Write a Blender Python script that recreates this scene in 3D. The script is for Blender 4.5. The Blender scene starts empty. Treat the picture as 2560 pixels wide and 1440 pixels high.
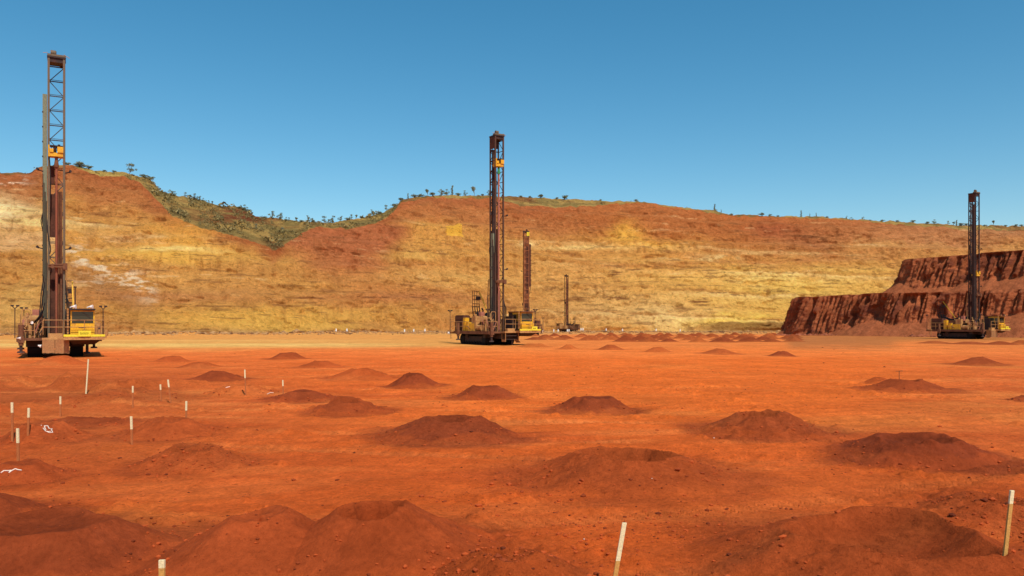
import bpy, math, random
import numpy as np
from mathutils import Vector, Matrix
random.seed(7)
R = math.radians
F = 2000.0; HZ = 812.0; CAMH = 2.5
SUN_EL = 54.0; SUN_AZ = 27.0          # sun behind the camera, to the right

# ------------------------------------------------------------------ camera, sky, sun
sc = bpy.context.scene
cam_d = bpy.data.cameras.new("camera"); cam = bpy.data.objects.new("camera", cam_d)
sc.collection.objects.link(cam); sc.camera = cam
cam.location = (0, 0, CAMH); cam.rotation_euler = (R(90), 0, 0)
cam_d.sensor_width = 36.0; cam_d.lens = 36.0 * F / 2560.0
cam_d.shift_y = (HZ - 720.0) / 2560.0
cam_d.clip_start = 0.1; cam_d.clip_end = 6000
w = bpy.data.worlds.new("World"); sc.world = w; w.use_nodes = True
nt = w.node_tree; nt.nodes.clear()
sky = nt.nodes.new("ShaderNodeTexSky"); sky.sky_type = 'NISHITA'; sky.sun_disc = False
sky.sun_elevation = R(SUN_EL); sky.sun_rotation = R(180 - SUN_AZ)
sky.altitude = 300; sky.air_density = 1.0; sky.dust_density = 0.4; sky.ozone_density = 1.6
hs = nt.nodes.new("ShaderNodeHueSaturation"); hs.inputs['Hue'].default_value = 0.483; hs.inputs['Saturation'].default_value = 1.36
bg = nt.nodes.new("ShaderNodeBackground"); bg.inputs['Strength'].default_value = 0.125
wo = nt.nodes.new("ShaderNodeOutputWorld")
nt.links.new(sky.outputs[0], hs.inputs['Color']); nt.links.new(hs.outputs[0], bg.inputs[0]); nt.links.new(bg.outputs[0], wo.inputs[0])
sun_d = bpy.data.lights.new("sun", 'SUN'); sun = bpy.data.objects.new("sun", sun_d); sc.collection.objects.link(sun)
sun_d.energy = 3.95; sun_d.angle = R(0.53); sun_d.color = (1.0, 0.93, 0.82)
sdir = Vector((math.sin(R(SUN_AZ)) * math.cos(R(SUN_EL)), -math.cos(R(SUN_AZ)) * math.cos(R(SUN_EL)), math.sin(R(SUN_EL))))
sun.rotation_euler = sdir.to_track_quat('Z', 'Y').to_euler(); sun.location = sdir * 100
sc.view_settings.view_transform = 'Standard'; sc.view_settings.look = 'None'
sc.view_settings.exposure = 0.0; sc.view_settings.gamma = 1.0; sc.view_settings.use_curve_mapping = False
sc.cycles.max_bounces = 6

# ------------------------------------------------------------------ helpers
def lin(r, g, b):
    f = lambda c: ((c / 255.0) / 12.92) if c / 255.0 <= 0.04045 else ((c / 255.0 + 0.055) / 1.055) ** 2.4
    return np.array([f(r), f(g), f(b)])
def hsh(i, j, k):
    i = i.astype(np.int64).astype(np.uint32); j = j.astype(np.int64).astype(np.uint32); k = k.astype(np.int64).astype(np.uint32)
    h = i * np.uint32(374761393) + j * np.uint32(668265263) + k * np.uint32(2147483647 - 1274126177)
    h = (h ^ (h >> np.uint32(13))) * np.uint32(1274126177)
    h = (h ^ (h >> np.uint32(16))) * np.uint32(2246822519)
    h = h ^ (h >> np.uint32(15))
    return (h & np.uint32(0xFFFFFF)).astype(np.float32) / 16777215.0
def vnoise(x, y, z=None):
    x = np.asarray(x, dtype=np.float64); y = np.asarray(y, dtype=np.float64)
    z = np.zeros_like(x) if z is None else np.asarray(z, dtype=np.float64)
    x, y, z = np.broadcast_arrays(x, y, z)
    xi = np.floor(x); yi = np.floor(y); zi = np.floor(z)
    fx = x - xi; fy = y - yi; fz = z - zi
    fx = fx * fx * (3 - 2 * fx); fy = fy * fy * (3 - 2 * fy); fz = fz * fz * (3 - 2 * fz)
    flat = not np.any(fz)
    def layer(zz):
        a = hsh(xi, yi, zz); b = hsh(xi + 1, yi, zz); c = hsh(xi, yi + 1, zz); d = hsh(xi + 1, yi + 1, zz)
        return (a + (b - a) * fx) * (1 - fy) + (c + (d - c) * fx) * fy
    l0 = layer(zi)
    if flat: return l0 * 2 - 1
    l1 = layer(zi + 1)
    return (l0 + (l1 - l0) * fz) * 2 - 1
def fbm(x, y, z=None, o=4, seed=0.0, gain=0.5):
    s = 0; a = 1.0; t = 0
    for k in range(o):
        f = 2.03 ** k
        s = s + a * vnoise(x * f + seed + k * 17.3, y * f + seed * 1.7 - k * 9.1, None if z is None else z * f + seed * .3 + k * 5.7)
        t += a; a *= gain
    return s / t
def sstep(a, b, x):
    t = np.clip((np.asarray(x, dtype=float) - a) / (b - a), 0, 1); return t * t * (3 - 2 * t)

def tag(o, label=None, cat=None, group=None, kind=None):
    if label:
        o["label"] = label
        if len(label.split()) > 16: print("LONG", len(label.split()), label)
    if cat: o["category"] = cat
    if group: o["group"] = group
    if kind: o["kind"] = kind
    return o
def link(o, parent=None):
    sc.collection.objects.link(o)
    if parent is not None: o.parent = parent
    return o
def empty(name, loc, rz=0, scale=1):
    o = bpy.data.objects.new(name, None); link(o); o.location = loc; o.rotation_euler = (0, 0, rz); o.scale = (scale,) * 3
    o.empty_display_size = 0.3
    return o
def np_mesh(name, V, Fq, mat, cols=None, parent=None, smooth=True):
    me = bpy.data.meshes.new(name)
    V = np.asarray(V, dtype=np.float32); Fq = np.asarray(Fq, dtype=np.int32)
    n = Fq.shape[1]
    me.vertices.add(len(V)); me.vertices.foreach_set("co", V.ravel())
    me.loops.add(Fq.size); me.loops.foreach_set("vertex_index", Fq.ravel())
    me.polygons.add(len(Fq)); me.polygons.foreach_set("loop_start", np.arange(0, Fq.size, n, dtype=np.int32))
    me.polygons.foreach_set("loop_total", np.full(len(Fq), n, dtype=np.int32))
    me.polygons.foreach_set("use_smooth", np.full(len(Fq), smooth, dtype=bool))
    if cols is not None:
        a = me.color_attributes.new("Col", 'FLOAT_COLOR', 'POINT')
        c4 = np.ones((len(V), 4), dtype=np.float32); c4[:, :3] = cols
        a.data.foreach_set("color", c4.ravel())
    me.update(calc_edges=True); me.validate()
    me.materials.append(mat)
    return link(bpy.data.objects.new(name, me), parent)
def grid_faces(nr, nc, wrap=False):
    i = np.arange(nr - 1)[:, None]; j = np.arange(nc if wrap else nc - 1)[None, :]
    j1 = (j + 1) % nc
    a = i * nc + j; b = i * nc + j1; c = (i + 1) * nc + j1; d = (i + 1) * nc + j
    return np.stack([a, b, c, d], -1).reshape(-1, 4)

class MB:
    def __init__(s): s.v = []; s.f = []
    def add(s, vs, fs):
        n = len(s.v); s.v += [tuple(p) for p in vs]; s.f += [tuple(i + n for i in f) for f in fs]; return s
    def box(s, x0, x1, y0, y1, z0, z1):
        return s.add([(x0,y0,z0),(x1,y0,z0),(x1,y1,z0),(x0,y1,z0),(x0,y0,z1),(x1,y0,z1),(x1,y1,z1),(x0,y1,z1)],
                     [(0,3,2,1),(4,5,6,7),(0,1,5,4),(1,2,6,5),(2,3,7,6),(3,0,4,7)])
    def tube(s, p0, p1, r0, r1=None, n=6, caps=True):
        r1 = r0 if r1 is None else r1
        p0 = Vector(p0); p1 = Vector(p1); d = (p1 - p0)
        if d.length < 1e-6: return s
        d.normalize(); up = Vector((0, 0, 1)) if abs(d.z) < .9 else Vector((0, 1, 0))
        a = d.cross(up).normalized(); b = d.cross(a)
        off = math.pi / 4 if n == 4 else 0
        vs = [p0 + (a * math.cos(off + 2 * math.pi * k / n) + b * math.sin(off + 2 * math.pi * k / n)) * r0 for k in range(n)] + \
             [p1 + (a * math.cos(off + 2 * math.pi * k / n) + b * math.sin(off + 2 * math.pi * k / n)) * r1 for k in range(n)]
        fs = [(k, k + n, (k + 1) % n + n, (k + 1) % n) for k in range(n)]
        if caps: fs += [tuple(range(n)), tuple(range(2 * n - 1, n - 1, -1))]
        return s.add(vs, fs)
    def bar(s, p0, p1, t): return s.tube(p0, p1, t * 0.7071, n=4)
    def path(s, pts, r, n=6):
        for a, b in zip(pts[:-1], pts[1:]): s.tube(a, b, r, n=n)
        return s
    def build(s, name, mat, parent=None, smooth=False):
        me = bpy.data.meshes.new(name); me.from_pydata(s.v, [], s.f); me.materials.append(mat)
        if smooth: me.polygons.foreach_set("use_smooth", [True] * len(me.polygons))
        me.update(); return link(bpy.data.objects.new(name, me), parent)

# ------------------------------------------------------------------ materials
def nd(t, kind, **kw):
    n = t.nodes.new(kind)
    for k, v in kw.items():
        if k in n.inputs: n.inputs[k].default_value = v
        else: setattr(n, k, v)
    return n
def base_mat(name, rough=0.9, spec=0.2):
    m = bpy.data.materials.new(name); m.use_nodes = True; t = m.node_tree; p = t.nodes["Principled BSDF"]
    p.inputs['Roughness'].default_value = rough; p.inputs['Specular IOR Level'].default_value = spec
    return m, t, p
def ramp(t, src, a, b, ca, cb):
    r = t.nodes.new("ShaderNodeValToRGB"); r.color_ramp.elements[0].position = a; r.color_ramp.elements[1].position = b
    r.color_ramp.elements[0].color = (*ca, 1); r.color_ramp.elements[1].color = (*cb, 1); t.links.new(src, r.inputs[0]); return r.outputs[0]
def earth_mat(name, scales, bumps, contrast=(0.72, 1.28), stretch=(1, 1, 1), flecks=()):
    """earth: vertex colour times several scales of mottling, with bump at two scales"""
    m, t, p = base_mat(name, 1.0, 0.04)
    at = nd(t, "ShaderNodeVertexColor", layer_name="Col")
    geo = nd(t, "ShaderNodeNewGeometry")
    mp = nd(t, "ShaderNodeMapping"); mp.inputs['Scale'].default_value = stretch; t.links.new(geo.outputs['Position'], mp.inputs['Vector'])
    cur = at.outputs['Color']
    for i, s in enumerate(scales):
        n = nd(t, "ShaderNodeTexNoise", Scale=s, Detail=6.0, Roughness=0.65); t.links.new(mp.outputs[0], n.inputs['Vector'])
        lo, hi = contrast
        r = ramp(t, n.outputs['Fac'], 0.3, 0.7, (lo, lo * .97, lo * .93), (hi, hi * 1.0, hi * .98))
        mx = nd(t, "ShaderNodeMix", data_type='RGBA', blend_type='MULTIPLY'); mx.inputs[0].default_value = 1.0
        t.links.new(cur, mx.inputs[6]); t.links.new(r, mx.inputs[7]); cur = mx.outputs[2]
    for s, lo, hi, k, st in flecks:  # dark flecks put stains and the shade of small cavities into the colour
        mq = nd(t, "ShaderNodeMapping"); mq.inputs['Scale'].default_value = st; t.links.new(geo.outputs['Position'], mq.inputs['Vector'])
        n = nd(t, "ShaderNodeTexNoise", Scale=s, Detail=5.0, Roughness=0.72, Distortion=.4); t.links.new(mq.outputs[0], n.inputs['Vector'])
        r = ramp(t, n.outputs['Fac'], lo, hi, (1, 1, 1), k)
        mx = nd(t, "ShaderNodeMix", data_type='RGBA', blend_type='MULTIPLY'); mx.inputs[0].default_value = 1.0
        t.links.new(cur, mx.inputs[6]); t.links.new(r, mx.inputs[7]); cur = mx.outputs[2]
    t.links.new(cur, p.inputs['Base Color'])
    prev = None
    for s, d, st in bumps:
        n = nd(t, "ShaderNodeTexNoise", Scale=s, Detail=8.0, Roughness=0.7); t.links.new(mp.outputs[0], n.inputs['Vector'])
        b = nd(t, "ShaderNodeBump", Strength=st, Distance=d); t.links.new(n.outputs['Fac'], b.inputs['Height'])
        if prev: t.links.new(prev, b.inputs['Normal'])
        prev = b.outputs['Normal']
    if prev: t.links.new(prev, p.inputs['Normal'])
    return m
def dusty(name, col, rough=0.7, dust=0.5, dcol=(150, 88, 52), spec=0.3, scale=1.6, metal=0.0):
    m, t, p = base_mat(name, rough, spec); p.inputs['Metallic'].default_value = metal
    tc = nd(t, "ShaderNodeTexCoord")
    n = nd(t, "ShaderNodeTexNoise", Scale=scale, Detail=7.0, Roughness=0.7); t.links.new(tc.outputs['Object'], n.inputs['Vector'])
    n2 = nd(t, "ShaderNodeTexNoise", Scale=scale * 7, Detail=4.0, Roughness=0.6); t.links.new(tc.outputs['Object'], n2.inputs['Vector'])
    f = ramp(t, n.outputs['Fac'], 0.62 - dust * .35, 0.86 - dust * .3, (0, 0, 0), (1, 1, 1))
    c = lin(*col); d = lin(*dcol)
    mx = nd(t, "ShaderNodeMix", data_type='RGBA'); t.links.new(f, mx.inputs[0])
    mx.inputs[6].default_value = (*c, 1); mx.inputs[7].default_value = (*d, 1)
    v = ramp(t, n2.outputs['Fac'], 0.3, 0.7, (.75, .72, .7), (1.15, 1.15, 1.15))
    m2 = nd(t, "ShaderNodeMix", data_type='RGBA', blend_type='MULTIPLY'); m2.inputs[0].default_value = 1.0
    t.links.new(mx.outputs[2], m2.inputs[6]); t.links.new(v, m2.inputs[7]); t.links.new(m2.outputs[2], p.inputs['Base Color'])
    return m

M_ground = earth_mat("red_earth", (0.35, 2.5, 14.0), ((3.0, .15, .9), (14.0, .06, 1.0), (50.0, .015, 1.0)), (0.84, 1.18), (1, .8, 1), ((7.0, .60, .66, (.72, .66, .62), (.8, 1, 1)), (24.0, .61, .68, (.7, .64, .6), (1, 1, 1)), (16.0, .40, .34, (1.18, 1.22, 1.25), (1, 1, 1))))
M_mound = earth_mat("drill_cuttings", (0.35, 2.5, 14.0), ((3.0, .09, .7), (18.0, .03, .9), (70.0, .01, .9)), (0.84, 1.18), (1, .8, 1), ((24.0, .62, .68, (.72, .66, .62), (1, 1, 1)),))
M_hill = earth_mat("pit_wall_rock", (0.22, 0.7, 2.2), ((0.22, 3.0, .9), (0.7, 1.6, 1.0), (2.2, .5, 1.0)), (0.86, 1.15), (1, 1, 1.15), ((.30, .57, .62, (.76, .70, .64), (1, 1, 1.7)), (.9, .59, .65, (.70, .64, .6), (1, 1, 1.2)), (.55, .42, .37, (1.14, 1.17, 1.2), (1, 1, 2.0)), (2.4, .60, .66, (.74, .7, .66), (1, 1, 1.3))))
M_bench = earth_mat("bench_rock", (0.3, 1.5, 6.0), ((0.9, .6, .9), (4.0, .2, .8)), (0.8, 1.2), (1, 1, 1), ((1.6, .59, .65, (.76, .72, .7), (1, 1, .7)), (5.0, .6, .66, (.7, .65, .62), (1, 1, 1))))
M_yellow = dusty("yellow_paint", (236, 178, 42), 0.55, 0.35, (176, 112, 62))
M_bright = dusty("bright_yellow_paint", (245, 222, 60), 0.5, 0.05)
M_tan = dusty("dusty_cream_paint", (196, 146, 88), 0.7, 0.5, (160, 100, 62))
M_brown = dusty("dusty_brown_steel", (126, 82, 54), 0.8, 0.5, (92, 50, 34))
M_dark = dusty("dark_steel", (58, 44, 40), 0.7, 0.4, (92, 54, 38))
M_track = dusty("black_track", (26, 20, 20), 0.8, 0.25, (52, 32, 26))
M_mastg = dusty("mast_grey_paint", (112, 96, 74), 0.6, 0.3, (128, 86, 58))
M_mastb = dusty("lattice_blue_grey", (62, 66, 74), 0.6, 0.3, (98, 66, 52))
M_col = dusty("column_olive_grey", (128, 132, 106), 0.6, 0.2, (120, 96, 66))
M_rust = dusty("rust_brown_steel", (98, 58, 42), 0.85, 0.5, (70, 42, 32), scale=1.0)
M_pipe = dusty("rusty_pipe", (150, 86, 60), 0.6, 0.4, (150, 78, 52))
M_pipep = dusty("pink_dusty_pipe", (186, 118, 96), 0.6, 0.4, (160, 90, 66))
M_curtain = dusty("dusty_rubber_curtain", (176, 128, 82), 0.9, 0.5, (160, 105, 68))
M_mastd = dusty("dark_brown_mast", (84, 60, 46), 0.7, 0.4, (104, 62, 42))
M_hose = dusty("black_hose", (30, 26, 26), 0.6, 0.3, (70, 44, 34))
M_green = dusty("green_paint", (60, 140, 80), 0.6, 0.15, (100, 90, 60))
M_lamp = dusty("white_lamp_shell", (250, 245, 235), 0.4, 0.0)
M_stakew = dusty("pale_painted_wood", (244, 226, 176), 0.8, 0.05, (190, 130, 80), scale=9)
M_stakeb = dusty("dusty_bare_wood", (190, 112, 62), 0.9, 0.5, (176, 92, 48), scale=9)
M_stakey = dusty("yellow_dusty_wood", (214, 160, 84), 0.85, 0.3, (170, 110, 60), scale=9)
M_tape = dusty("white_tape", (245, 225, 205), 0.6, 0.1, (200, 140, 110), scale=12)
M_bark = dusty("pale_bark", (120, 104, 90), 0.9, 0.3, (90, 74, 60), scale=3)
M_glass, _t, _p = base_mat("tinted_glass", 0.12, 0.6); _p.inputs['Base Color'].default_value = (0.035, 0.032, 0.018, 1)
M_farrust = dusty("ochre_rust_steel", (158, 98, 60), 0.85, 0.4, (124, 72, 46), scale=1.0)
M_ink, _t, _p = base_mat("dark_lettering", 0.7, 0.1); _p.inputs['Base Color'].default_value = (0.09, 0.09, 0.01, 1)
def leaf_mat(name, a, b):
    m, t, p = base_mat(name, 0.8, 0.15)
    g = nd(t, "ShaderNodeNewGeometry"); oi = nd(t, "ShaderNodeObjectInfo")
    n = nd(t, "ShaderNodeTexNoise", Scale=0.9, Detail=3.0); t.links.new(g.outputs['Position'], n.inputs['Vector'])
    ad = nd(t, "ShaderNodeMath", operation='ADD'); t.links.new(g.outputs['Random Per Island'], ad.inputs[0]); t.links.new(n.outputs['Fac'], ad.inputs[1])
    r = ramp(t, ad.outputs[0], 0.45, 1.35, tuple(lin(*a)), tuple(lin(*b))); t.links.new(r, p.inputs['Base Color']); return m
M_leaf = leaf_mat("eucalypt_leaves", (74, 78, 54), (134, 134, 98))
M_leafp = leaf_mat("pale_leaves", (96, 104, 84), (150, 150, 122))
M_scrub = leaf_mat("scrub_leaves", (70, 64, 38), (150, 132, 84))
M_rub = leaf_mat("rubble_stone", (104, 68, 42), (186, 138, 88))
M_scree = leaf_mat("scree_rock", (92, 48, 34), (164, 92, 62))
M_clod = leaf_mat("red_clods", (96, 40, 18), (184, 80, 34))

# ------------------------------------------------------------------ ground
GY = np.array([0, 60, 89, 130, 180, 290, 400, 3000.]); GZ = np.array([0, 0, .28, .22, .1, -.2, -.5, -2.])
def windrow_y(q): return np.interp(q, [-.9, -.64, -.3, 0, .2, .33, .6], [150, 165, 195, 225, 240, 240, 236])
def g_macro(X, Y):
    q = X / np.maximum(Y, 1.0)
    z = np.interp(np.maximum(Y, 0), GY, GZ)
    z = z + .05 * fbm(X / 5.0, Y / 5.0, o=3, seed=3.1) * sstep(2, 14, np.hypot(X, Y))
    wy = windrow_y(q); dd = (Y - wy) / 3.2
    amp = (.55 + .5 * fbm(X / 7.0, Y / 20.0, o=3, seed=8.0)) * np.where(q < .36, 1, 0)
    z = z + np.clip(amp, .05, 2) * np.exp(-dd * dd) * (np.abs(q) < 1.2)
    # low dirt ridges pushed up on the left
    for (u0, u1, v, h, wd) in ((-140, 460, 968, .36, 1.2), (-40, 420, 1022, .2, 1.0)):
        yc = F * CAMH / (v - HZ); x0 = (u0 - 1280) / F * yc; x1 = (u1 - 1280) / F * yc
        yy = yc + 1.2 * np.sin(X * .9) + .6 * np.sin(X * 2.3 + 1)
        m = sstep(x0 - 1.5, x0 + 1.0, X) * (1 - sstep(x1 - 1.5, x1 + 1, X))
        z = z + h * m * np.exp(-((Y - yy) / wd) ** 2) * (1 + .35 * vnoise(X * 1.1, Y * 1.1 + 4) + .5 * fbm(X * 3.1, Y * 3.1, o=3, seed=61.))
    return z
TRK = [(11.5, .25, .6, .35), (17.0, -.12, .8, .22), (8.6, .42, .3, .5), (22.5, .05, 1.2, .15), (31.0, -.06, 1.5, .1), (48.0, .02, 2.0, .05)]
def tracks(X, Y):
    """wheel ruts pressed across the floor: (rut mask, cleat pattern)"""
    m = np.zeros(np.shape(X)); c = np.zeros(np.shape(X))
    for (y0, b, amp, fr) in TRK:
        yc = y0 + b * X + amp * np.sin(X * fr + y0)
        nrm = 1 / math.sqrt(1 + b * b)
        for off in (-1.15, 1.15):
            dd = (Y - yc) * nrm - off
            k = np.exp(-(dd / .24) ** 4) * sstep(-.25, .15, fbm(X / 4, Y / 4, o=2, seed=y0))
            m = np.maximum(m, k); c = np.maximum(c, k * (np.sin((X + b * Y) * 24) > .1))
    return m, c
def g_full(X, Y):
    r = np.hypot(X, Y)
    z = g_macro(X, Y)
    near = 1 - sstep(30, 70, r)
    rough = .45 + .9 * sstep(-.15, .45, fbm(X / 3.5, Y / 2.2, o=3, seed=21.0))
    z = z + near * rough * (.034 * fbm(X * 1.3, Y * 1.6, o=4, seed=5.0, gain=.6) + .040 * np.maximum(fbm(X * 5, Y * 6, o=3, seed=9.0, gain=.65), 0.0))
    # old wheel ruts running across
    tr = np.sin((Y - .35 * X) * 7.0 + 2 * vnoise(X / 3, Y / 3)) * sstep(.1, .5, vnoise(X / 5 + 9, Y / 3 + 2))
    lump = np.maximum(fbm(X * 2.4, Y * 3.0, o=3, seed=121., gain=.6) - .12, 0) * sstep(-.1, .3, fbm(X / 2.5, Y / 1.8, o=2, seed=130.))
    tm, tcl = tracks(X, Y)
    return z + near * (.022 * tr + .16 * lump * (1 - tm) - .03 * tm + .018 * tcl)

def gcol(u, v, X, Y):
    """soil colour: where the haul road's pale dust, the red floor and the brown left side lie"""
    n1 = fbm(X / 9., Y / 9., o=4, seed=31.); n2 = fbm(X / 1.6, Y / 1.6, o=4, seed=44.)
    base = lin(198, 90, 42)[None, :] * np.ones((len(u), 1))
    def mix(c, m):
        nonlocal base
        m = np.clip(m, 0, 1)[:, None]; base = base * (1 - m) + lin(*c)[None, :] * m
    mix((204, 92, 40), sstep(500, 1200, u) * (1 - sstep(2000, 2500, u)) * .9)
    mix((180, 86, 44), (1 - sstep(200, 900, u + 120 * n1)) * sstep(880, 960, v) * .85)
    mix((192, 92, 46), sstep(1900, 2500, u + 150 * n1) * .7)
    mix((196, 88, 38), sstep(1150, 1300, v) * .5)
    mix((206, 120, 58), np.exp(-(((u - 330) / 170) ** 2 + ((v - 1310 - 40 * n2) / 55) ** 2)) * .8)
    mix((200, 108, 54), np.exp(-(((u - 2050) / 400) ** 2 + ((v - 1240) / 60) ** 2)) * .4)
    mix((202, 112, 56), sstep(.25, .6, n1) * .5)
    mix((168, 70, 34), sstep(.2, .6, n2) * .35 * sstep(900, 1000, v))
    mix((160, 74, 38), (1 - sstep(380, 520, u + 60 * n2)) * np.exp(-((v - 985 + 10 * n1) / 42) ** 2) * .75)
    scf = sstep(.15, .5, fbm(X / 7 + Y / 4, Y / 1.2 - X / 6, o=4, seed=140.))
    mix((224, 126, 68), scf * .3 * sstep(860, 900, v))
    tm, tcl = tracks(X, Y); mix((222, 122, 66), tm * .45); mix((150, 66, 32), tcl * .25)
    mix((172, 68, 32), sstep(.1, .45, fbm(X / 4., Y / 2.2, o=4, seed=210.)) * .45 * sstep(900, 980, v))
    mix((188, 76, 33), sstep(1020, 1200, v) * .5)
    mix((206, 96, 38), sstep(1000, 1200, u) * (1 - sstep(2100, 2500, u)) * (1 - sstep(980, 1100, v)) * .5)
    mix((216, 118, 62), (1 - sstep(862, 905, v + 12 * n1)) * .8)
    mix((206, 136, 74), (1 - sstep(1150, 1450, u + 60 * n1)) * (1 - sstep(866, 882, v + 6 * n1)) * .9)
    mix((220, 168, 100), (1 - sstep(700, 1250, u)) * np.exp(-((v - 868) / 5.0) ** 2) * .9)
    mix((222, 172, 104), (1 - sstep(500, 1300, u)) * np.exp(-((v - 856) / 3.0) ** 2) * .4)
    mix((178, 130, 80), (1 - sstep(833, 840, v + 3 * n2)) * .7)
    mix((150, 98, 56), (1 - sstep(848, 866, v)) * sstep(1960, 2050, u) * .7)
    mix((170, 98, 56), sstep(1950, 1985, u + 20 * n2) * (1 - sstep(2210, 2262, u + 20 * n2)) * (1 - sstep(862, 886, v + 8 * n2)) * .9)
    return base

# mounds: u, v of centre, half width px, v of top, crater radius, crater depth, darkness, notch angle (deg or None), label, extra
MD = [
 (1120,1090,148,1040,.38,.5,.95,None,"reddish brown mound at centre with a shallow crater scooped in its right side",.25),
 (1570,1185,245,1118,.45,.9,.6,None,"broad orange red mound with the widest open crater, right of the centre foreground",.2),
 (1905,1078,150,1034,.36,.8,.8,150,"brown mound split at its left edge with a round hole on its right shoulder",.3),
 (2285,1140,178,1087,.5,.4,1.,None,"largest dark brown mound on the right with a wide flat cracked top",.0),
 (1480,1026,98,990,.42,.12,.95,160,"flat topped dark mound with a black crack down its left end",.0),
 (1213,993,78,966,.36,.12,.9,None,"smooth dark flat topped mound midway between the cracked mound and the centre rig",.0),
 (1035,965,66,935,.34,.12,.95,170,"dark crusty mound with a chipped upper left corner, left of the smooth flat topped mound",.0),
 (900,944,80,922,.3,.1,.55,None,"faint wide reddish mound just left of the dark crusty mound",.0),
 (800,917,52,902,.25,.1,.6,None,"low mound right of the small flat topped mound nearest the centre rig's left",.0),
 (718,897,44,882,.36,.12,.8,None,"small flat topped mound by the pale haul road, between left and centre rigs",.0),
 (430,902,40,889,.36,.1,.6,None,"small low mound on its own right of the left rig",.0),
 (500,917,46,905,.3,.1,.5,None,"flat faint mound just below the lone low mound right of the left rig",.0),
 (545,948,62,928,.25,.05,.9,None,"dark wedge shaped mound up and left of the twin leaning stake",.0),
 (758,998,84,976,.3,.1,.85,None,"dark mound beside the thin short stake, with rough broken left side",.0),
 (875,1030,92,1001,.3,.1,.8,None,"wide smooth brown mound below the broken sided dark mound",.0),
 (148,910,60,889,.3,.1,.4,None,"pale brown mound in front of the left rig's dust curtain",.0),
 (600,983,75,962,.4,.3,.35,None,"flat crusted mound with a stake standing in it, left of the thin short stake",.0),
 (2268,974,92,948,.3,.5,.85,None,"dark mound with a hollow top and a thin T shaped rod",.1),
 (2443,911,58,892,.15,.1,.85,None,"pointed dark mound below the right rig",.0),
 (1800,884,44,871,.2,.1,.7,None,"pointed reddish mound right of centre on the far floor",.0),
 (1955,889,30,876,.3,.1,.95,170,"small dark chipped mound right of the pointed reddish mound",.0),
 (1643,879,30,867,.25,.1,.6,None,"small mound with a ragged top, left of the pointed reddish mound",.0),
 (1526,874,30,862,.25,.1,.75,None,"small rounded mound second to the right of the centre rig",.0),
 (1420,872,26,861,.2,.1,.5,None,"little faint mound nearest the centre rig's yellow deck",.0),
 (1335,866,36,858,.4,.1,.4,None,"pale flat mound touching the shadow of the centre rig",.0),
 (2200,958,34,942,.3,.1,.6,None,"blurred half mound behind the mound with the T shaped rod",.0),
 (2575,1001,44,990,.3,.1,.85,None,"dark mound cut by the right edge of the view below the right rig",.0),
 (430,1086,108,1049,.4,.12,.55,None,"wide dull brown mound with two stakes behind the rough broken mound on the left",.0),
 (218,1056,100,1041,.4,.1,.7,None,"long low dark mound with loose crust, right of the tallest group of left stakes",.0),
 (100,1098,100,1058,.3,.1,.6,None,"sloping brown mound carrying the looped white tape",.0),
 (55,1192,105,1152,.4,.1,.6,None,"rough mound at the left edge with white tape draped on it",.0),
 (480,1158,128,1112,.4,.25,.55,None,"rough broken mound strewn with clods, left of the red centre floor",.6),
 (110,1392,290,1280,.5,.25,.85,None,"big brown mound filling the bottom left corner",.05),
 (-70,1300,170,1232,.3,.1,.85,None,"mound half out of view behind the bottom left corner mound",.0),
 (650,1392,255,1266,.22,.12,.66,None,"left one of two joined foreground mounds with a rounded top",.0),
 (935,1386,285,1252,.26,.6,.66,None,"right one of two joined foreground mounds with a small hollow at its peak",.1),
 (2190,1412,380,1298,.56,.9,.6,None,"huge foreground mound at lower right with a wide gravelly crater",.35),
 (1270,1460,215,1372,.3,.15,.45,None,"rough gravelly mound cut by the bottom edge at centre",.7),
 (2500,1290,170,1240,.35,.3,.6,None,"rough low mound behind the tall stake on the right edge",.8),
 (300,1000,150,975,.3,.1,.35,None,"low spread mound around the stakes at left of the pushed up dirt ridge",.2),
 (2425,860,50,854,.2,.1,.8,None,"long low dark mound in front of the right rig's mast",.0),
 (2335,858,38,852,.2,.1,.7,None,"low mound in front of the right rig's rear end",.0),
 (2500,861,40,853,.2,.1,.85,None,"low dark mound in front of the right rig's cab",.0),
 (2556,860,30,850,.2,.1,.7,None,"red mound at the right edge beside the right rig",.0),
]
def uv2g(u, v):
    Y = F * CAMH / (v - HZ)
    for _ in range(12): Y = F * (CAMH - float(np.interp(Y, GY, GZ))) / (v - HZ)
    return (u - 1280) / F * Y, Y
mounds = []
for (u, v, a, vt, rc, dp, dk, nt_, lab, rg) in MD:
    x, y = uv2g(u, v); rad = a * y / F
    rimy = y + rad * rc * .6
    g0 = float(np.interp(y, GY, GZ))
    h = CAMH - (vt - HZ) * rimy / F - g0
    mounds.append(dict(x=x, y=y, r=rad * 1.12, h=max(.08, h) * .95, rc=rc, dp=dp, dk=dk, nt=nt_, lab=lab, rg=rg, grp="drill cutting mounds on the pit floor"))
ORD = ["first", "second", "third", "fourth", "fifth", "sixth", "seventh", "eighth", "ninth", "tenth", "eleventh", "twelfth", "thirteenth", "fourteenth"]
rows = [(106, 1560, 1990, 62), (119, 1330, 1990, 60), (133, 1360, 1985, 53), (147, 1440, 1985, 48), (163, 1330, 1975, 52), (182, 1500, 1965, 44)]
rn = ["nearest", "second nearest", "third nearest", "fourth", "fifth", "farthest"]
rnd = random.Random(5)
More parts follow.
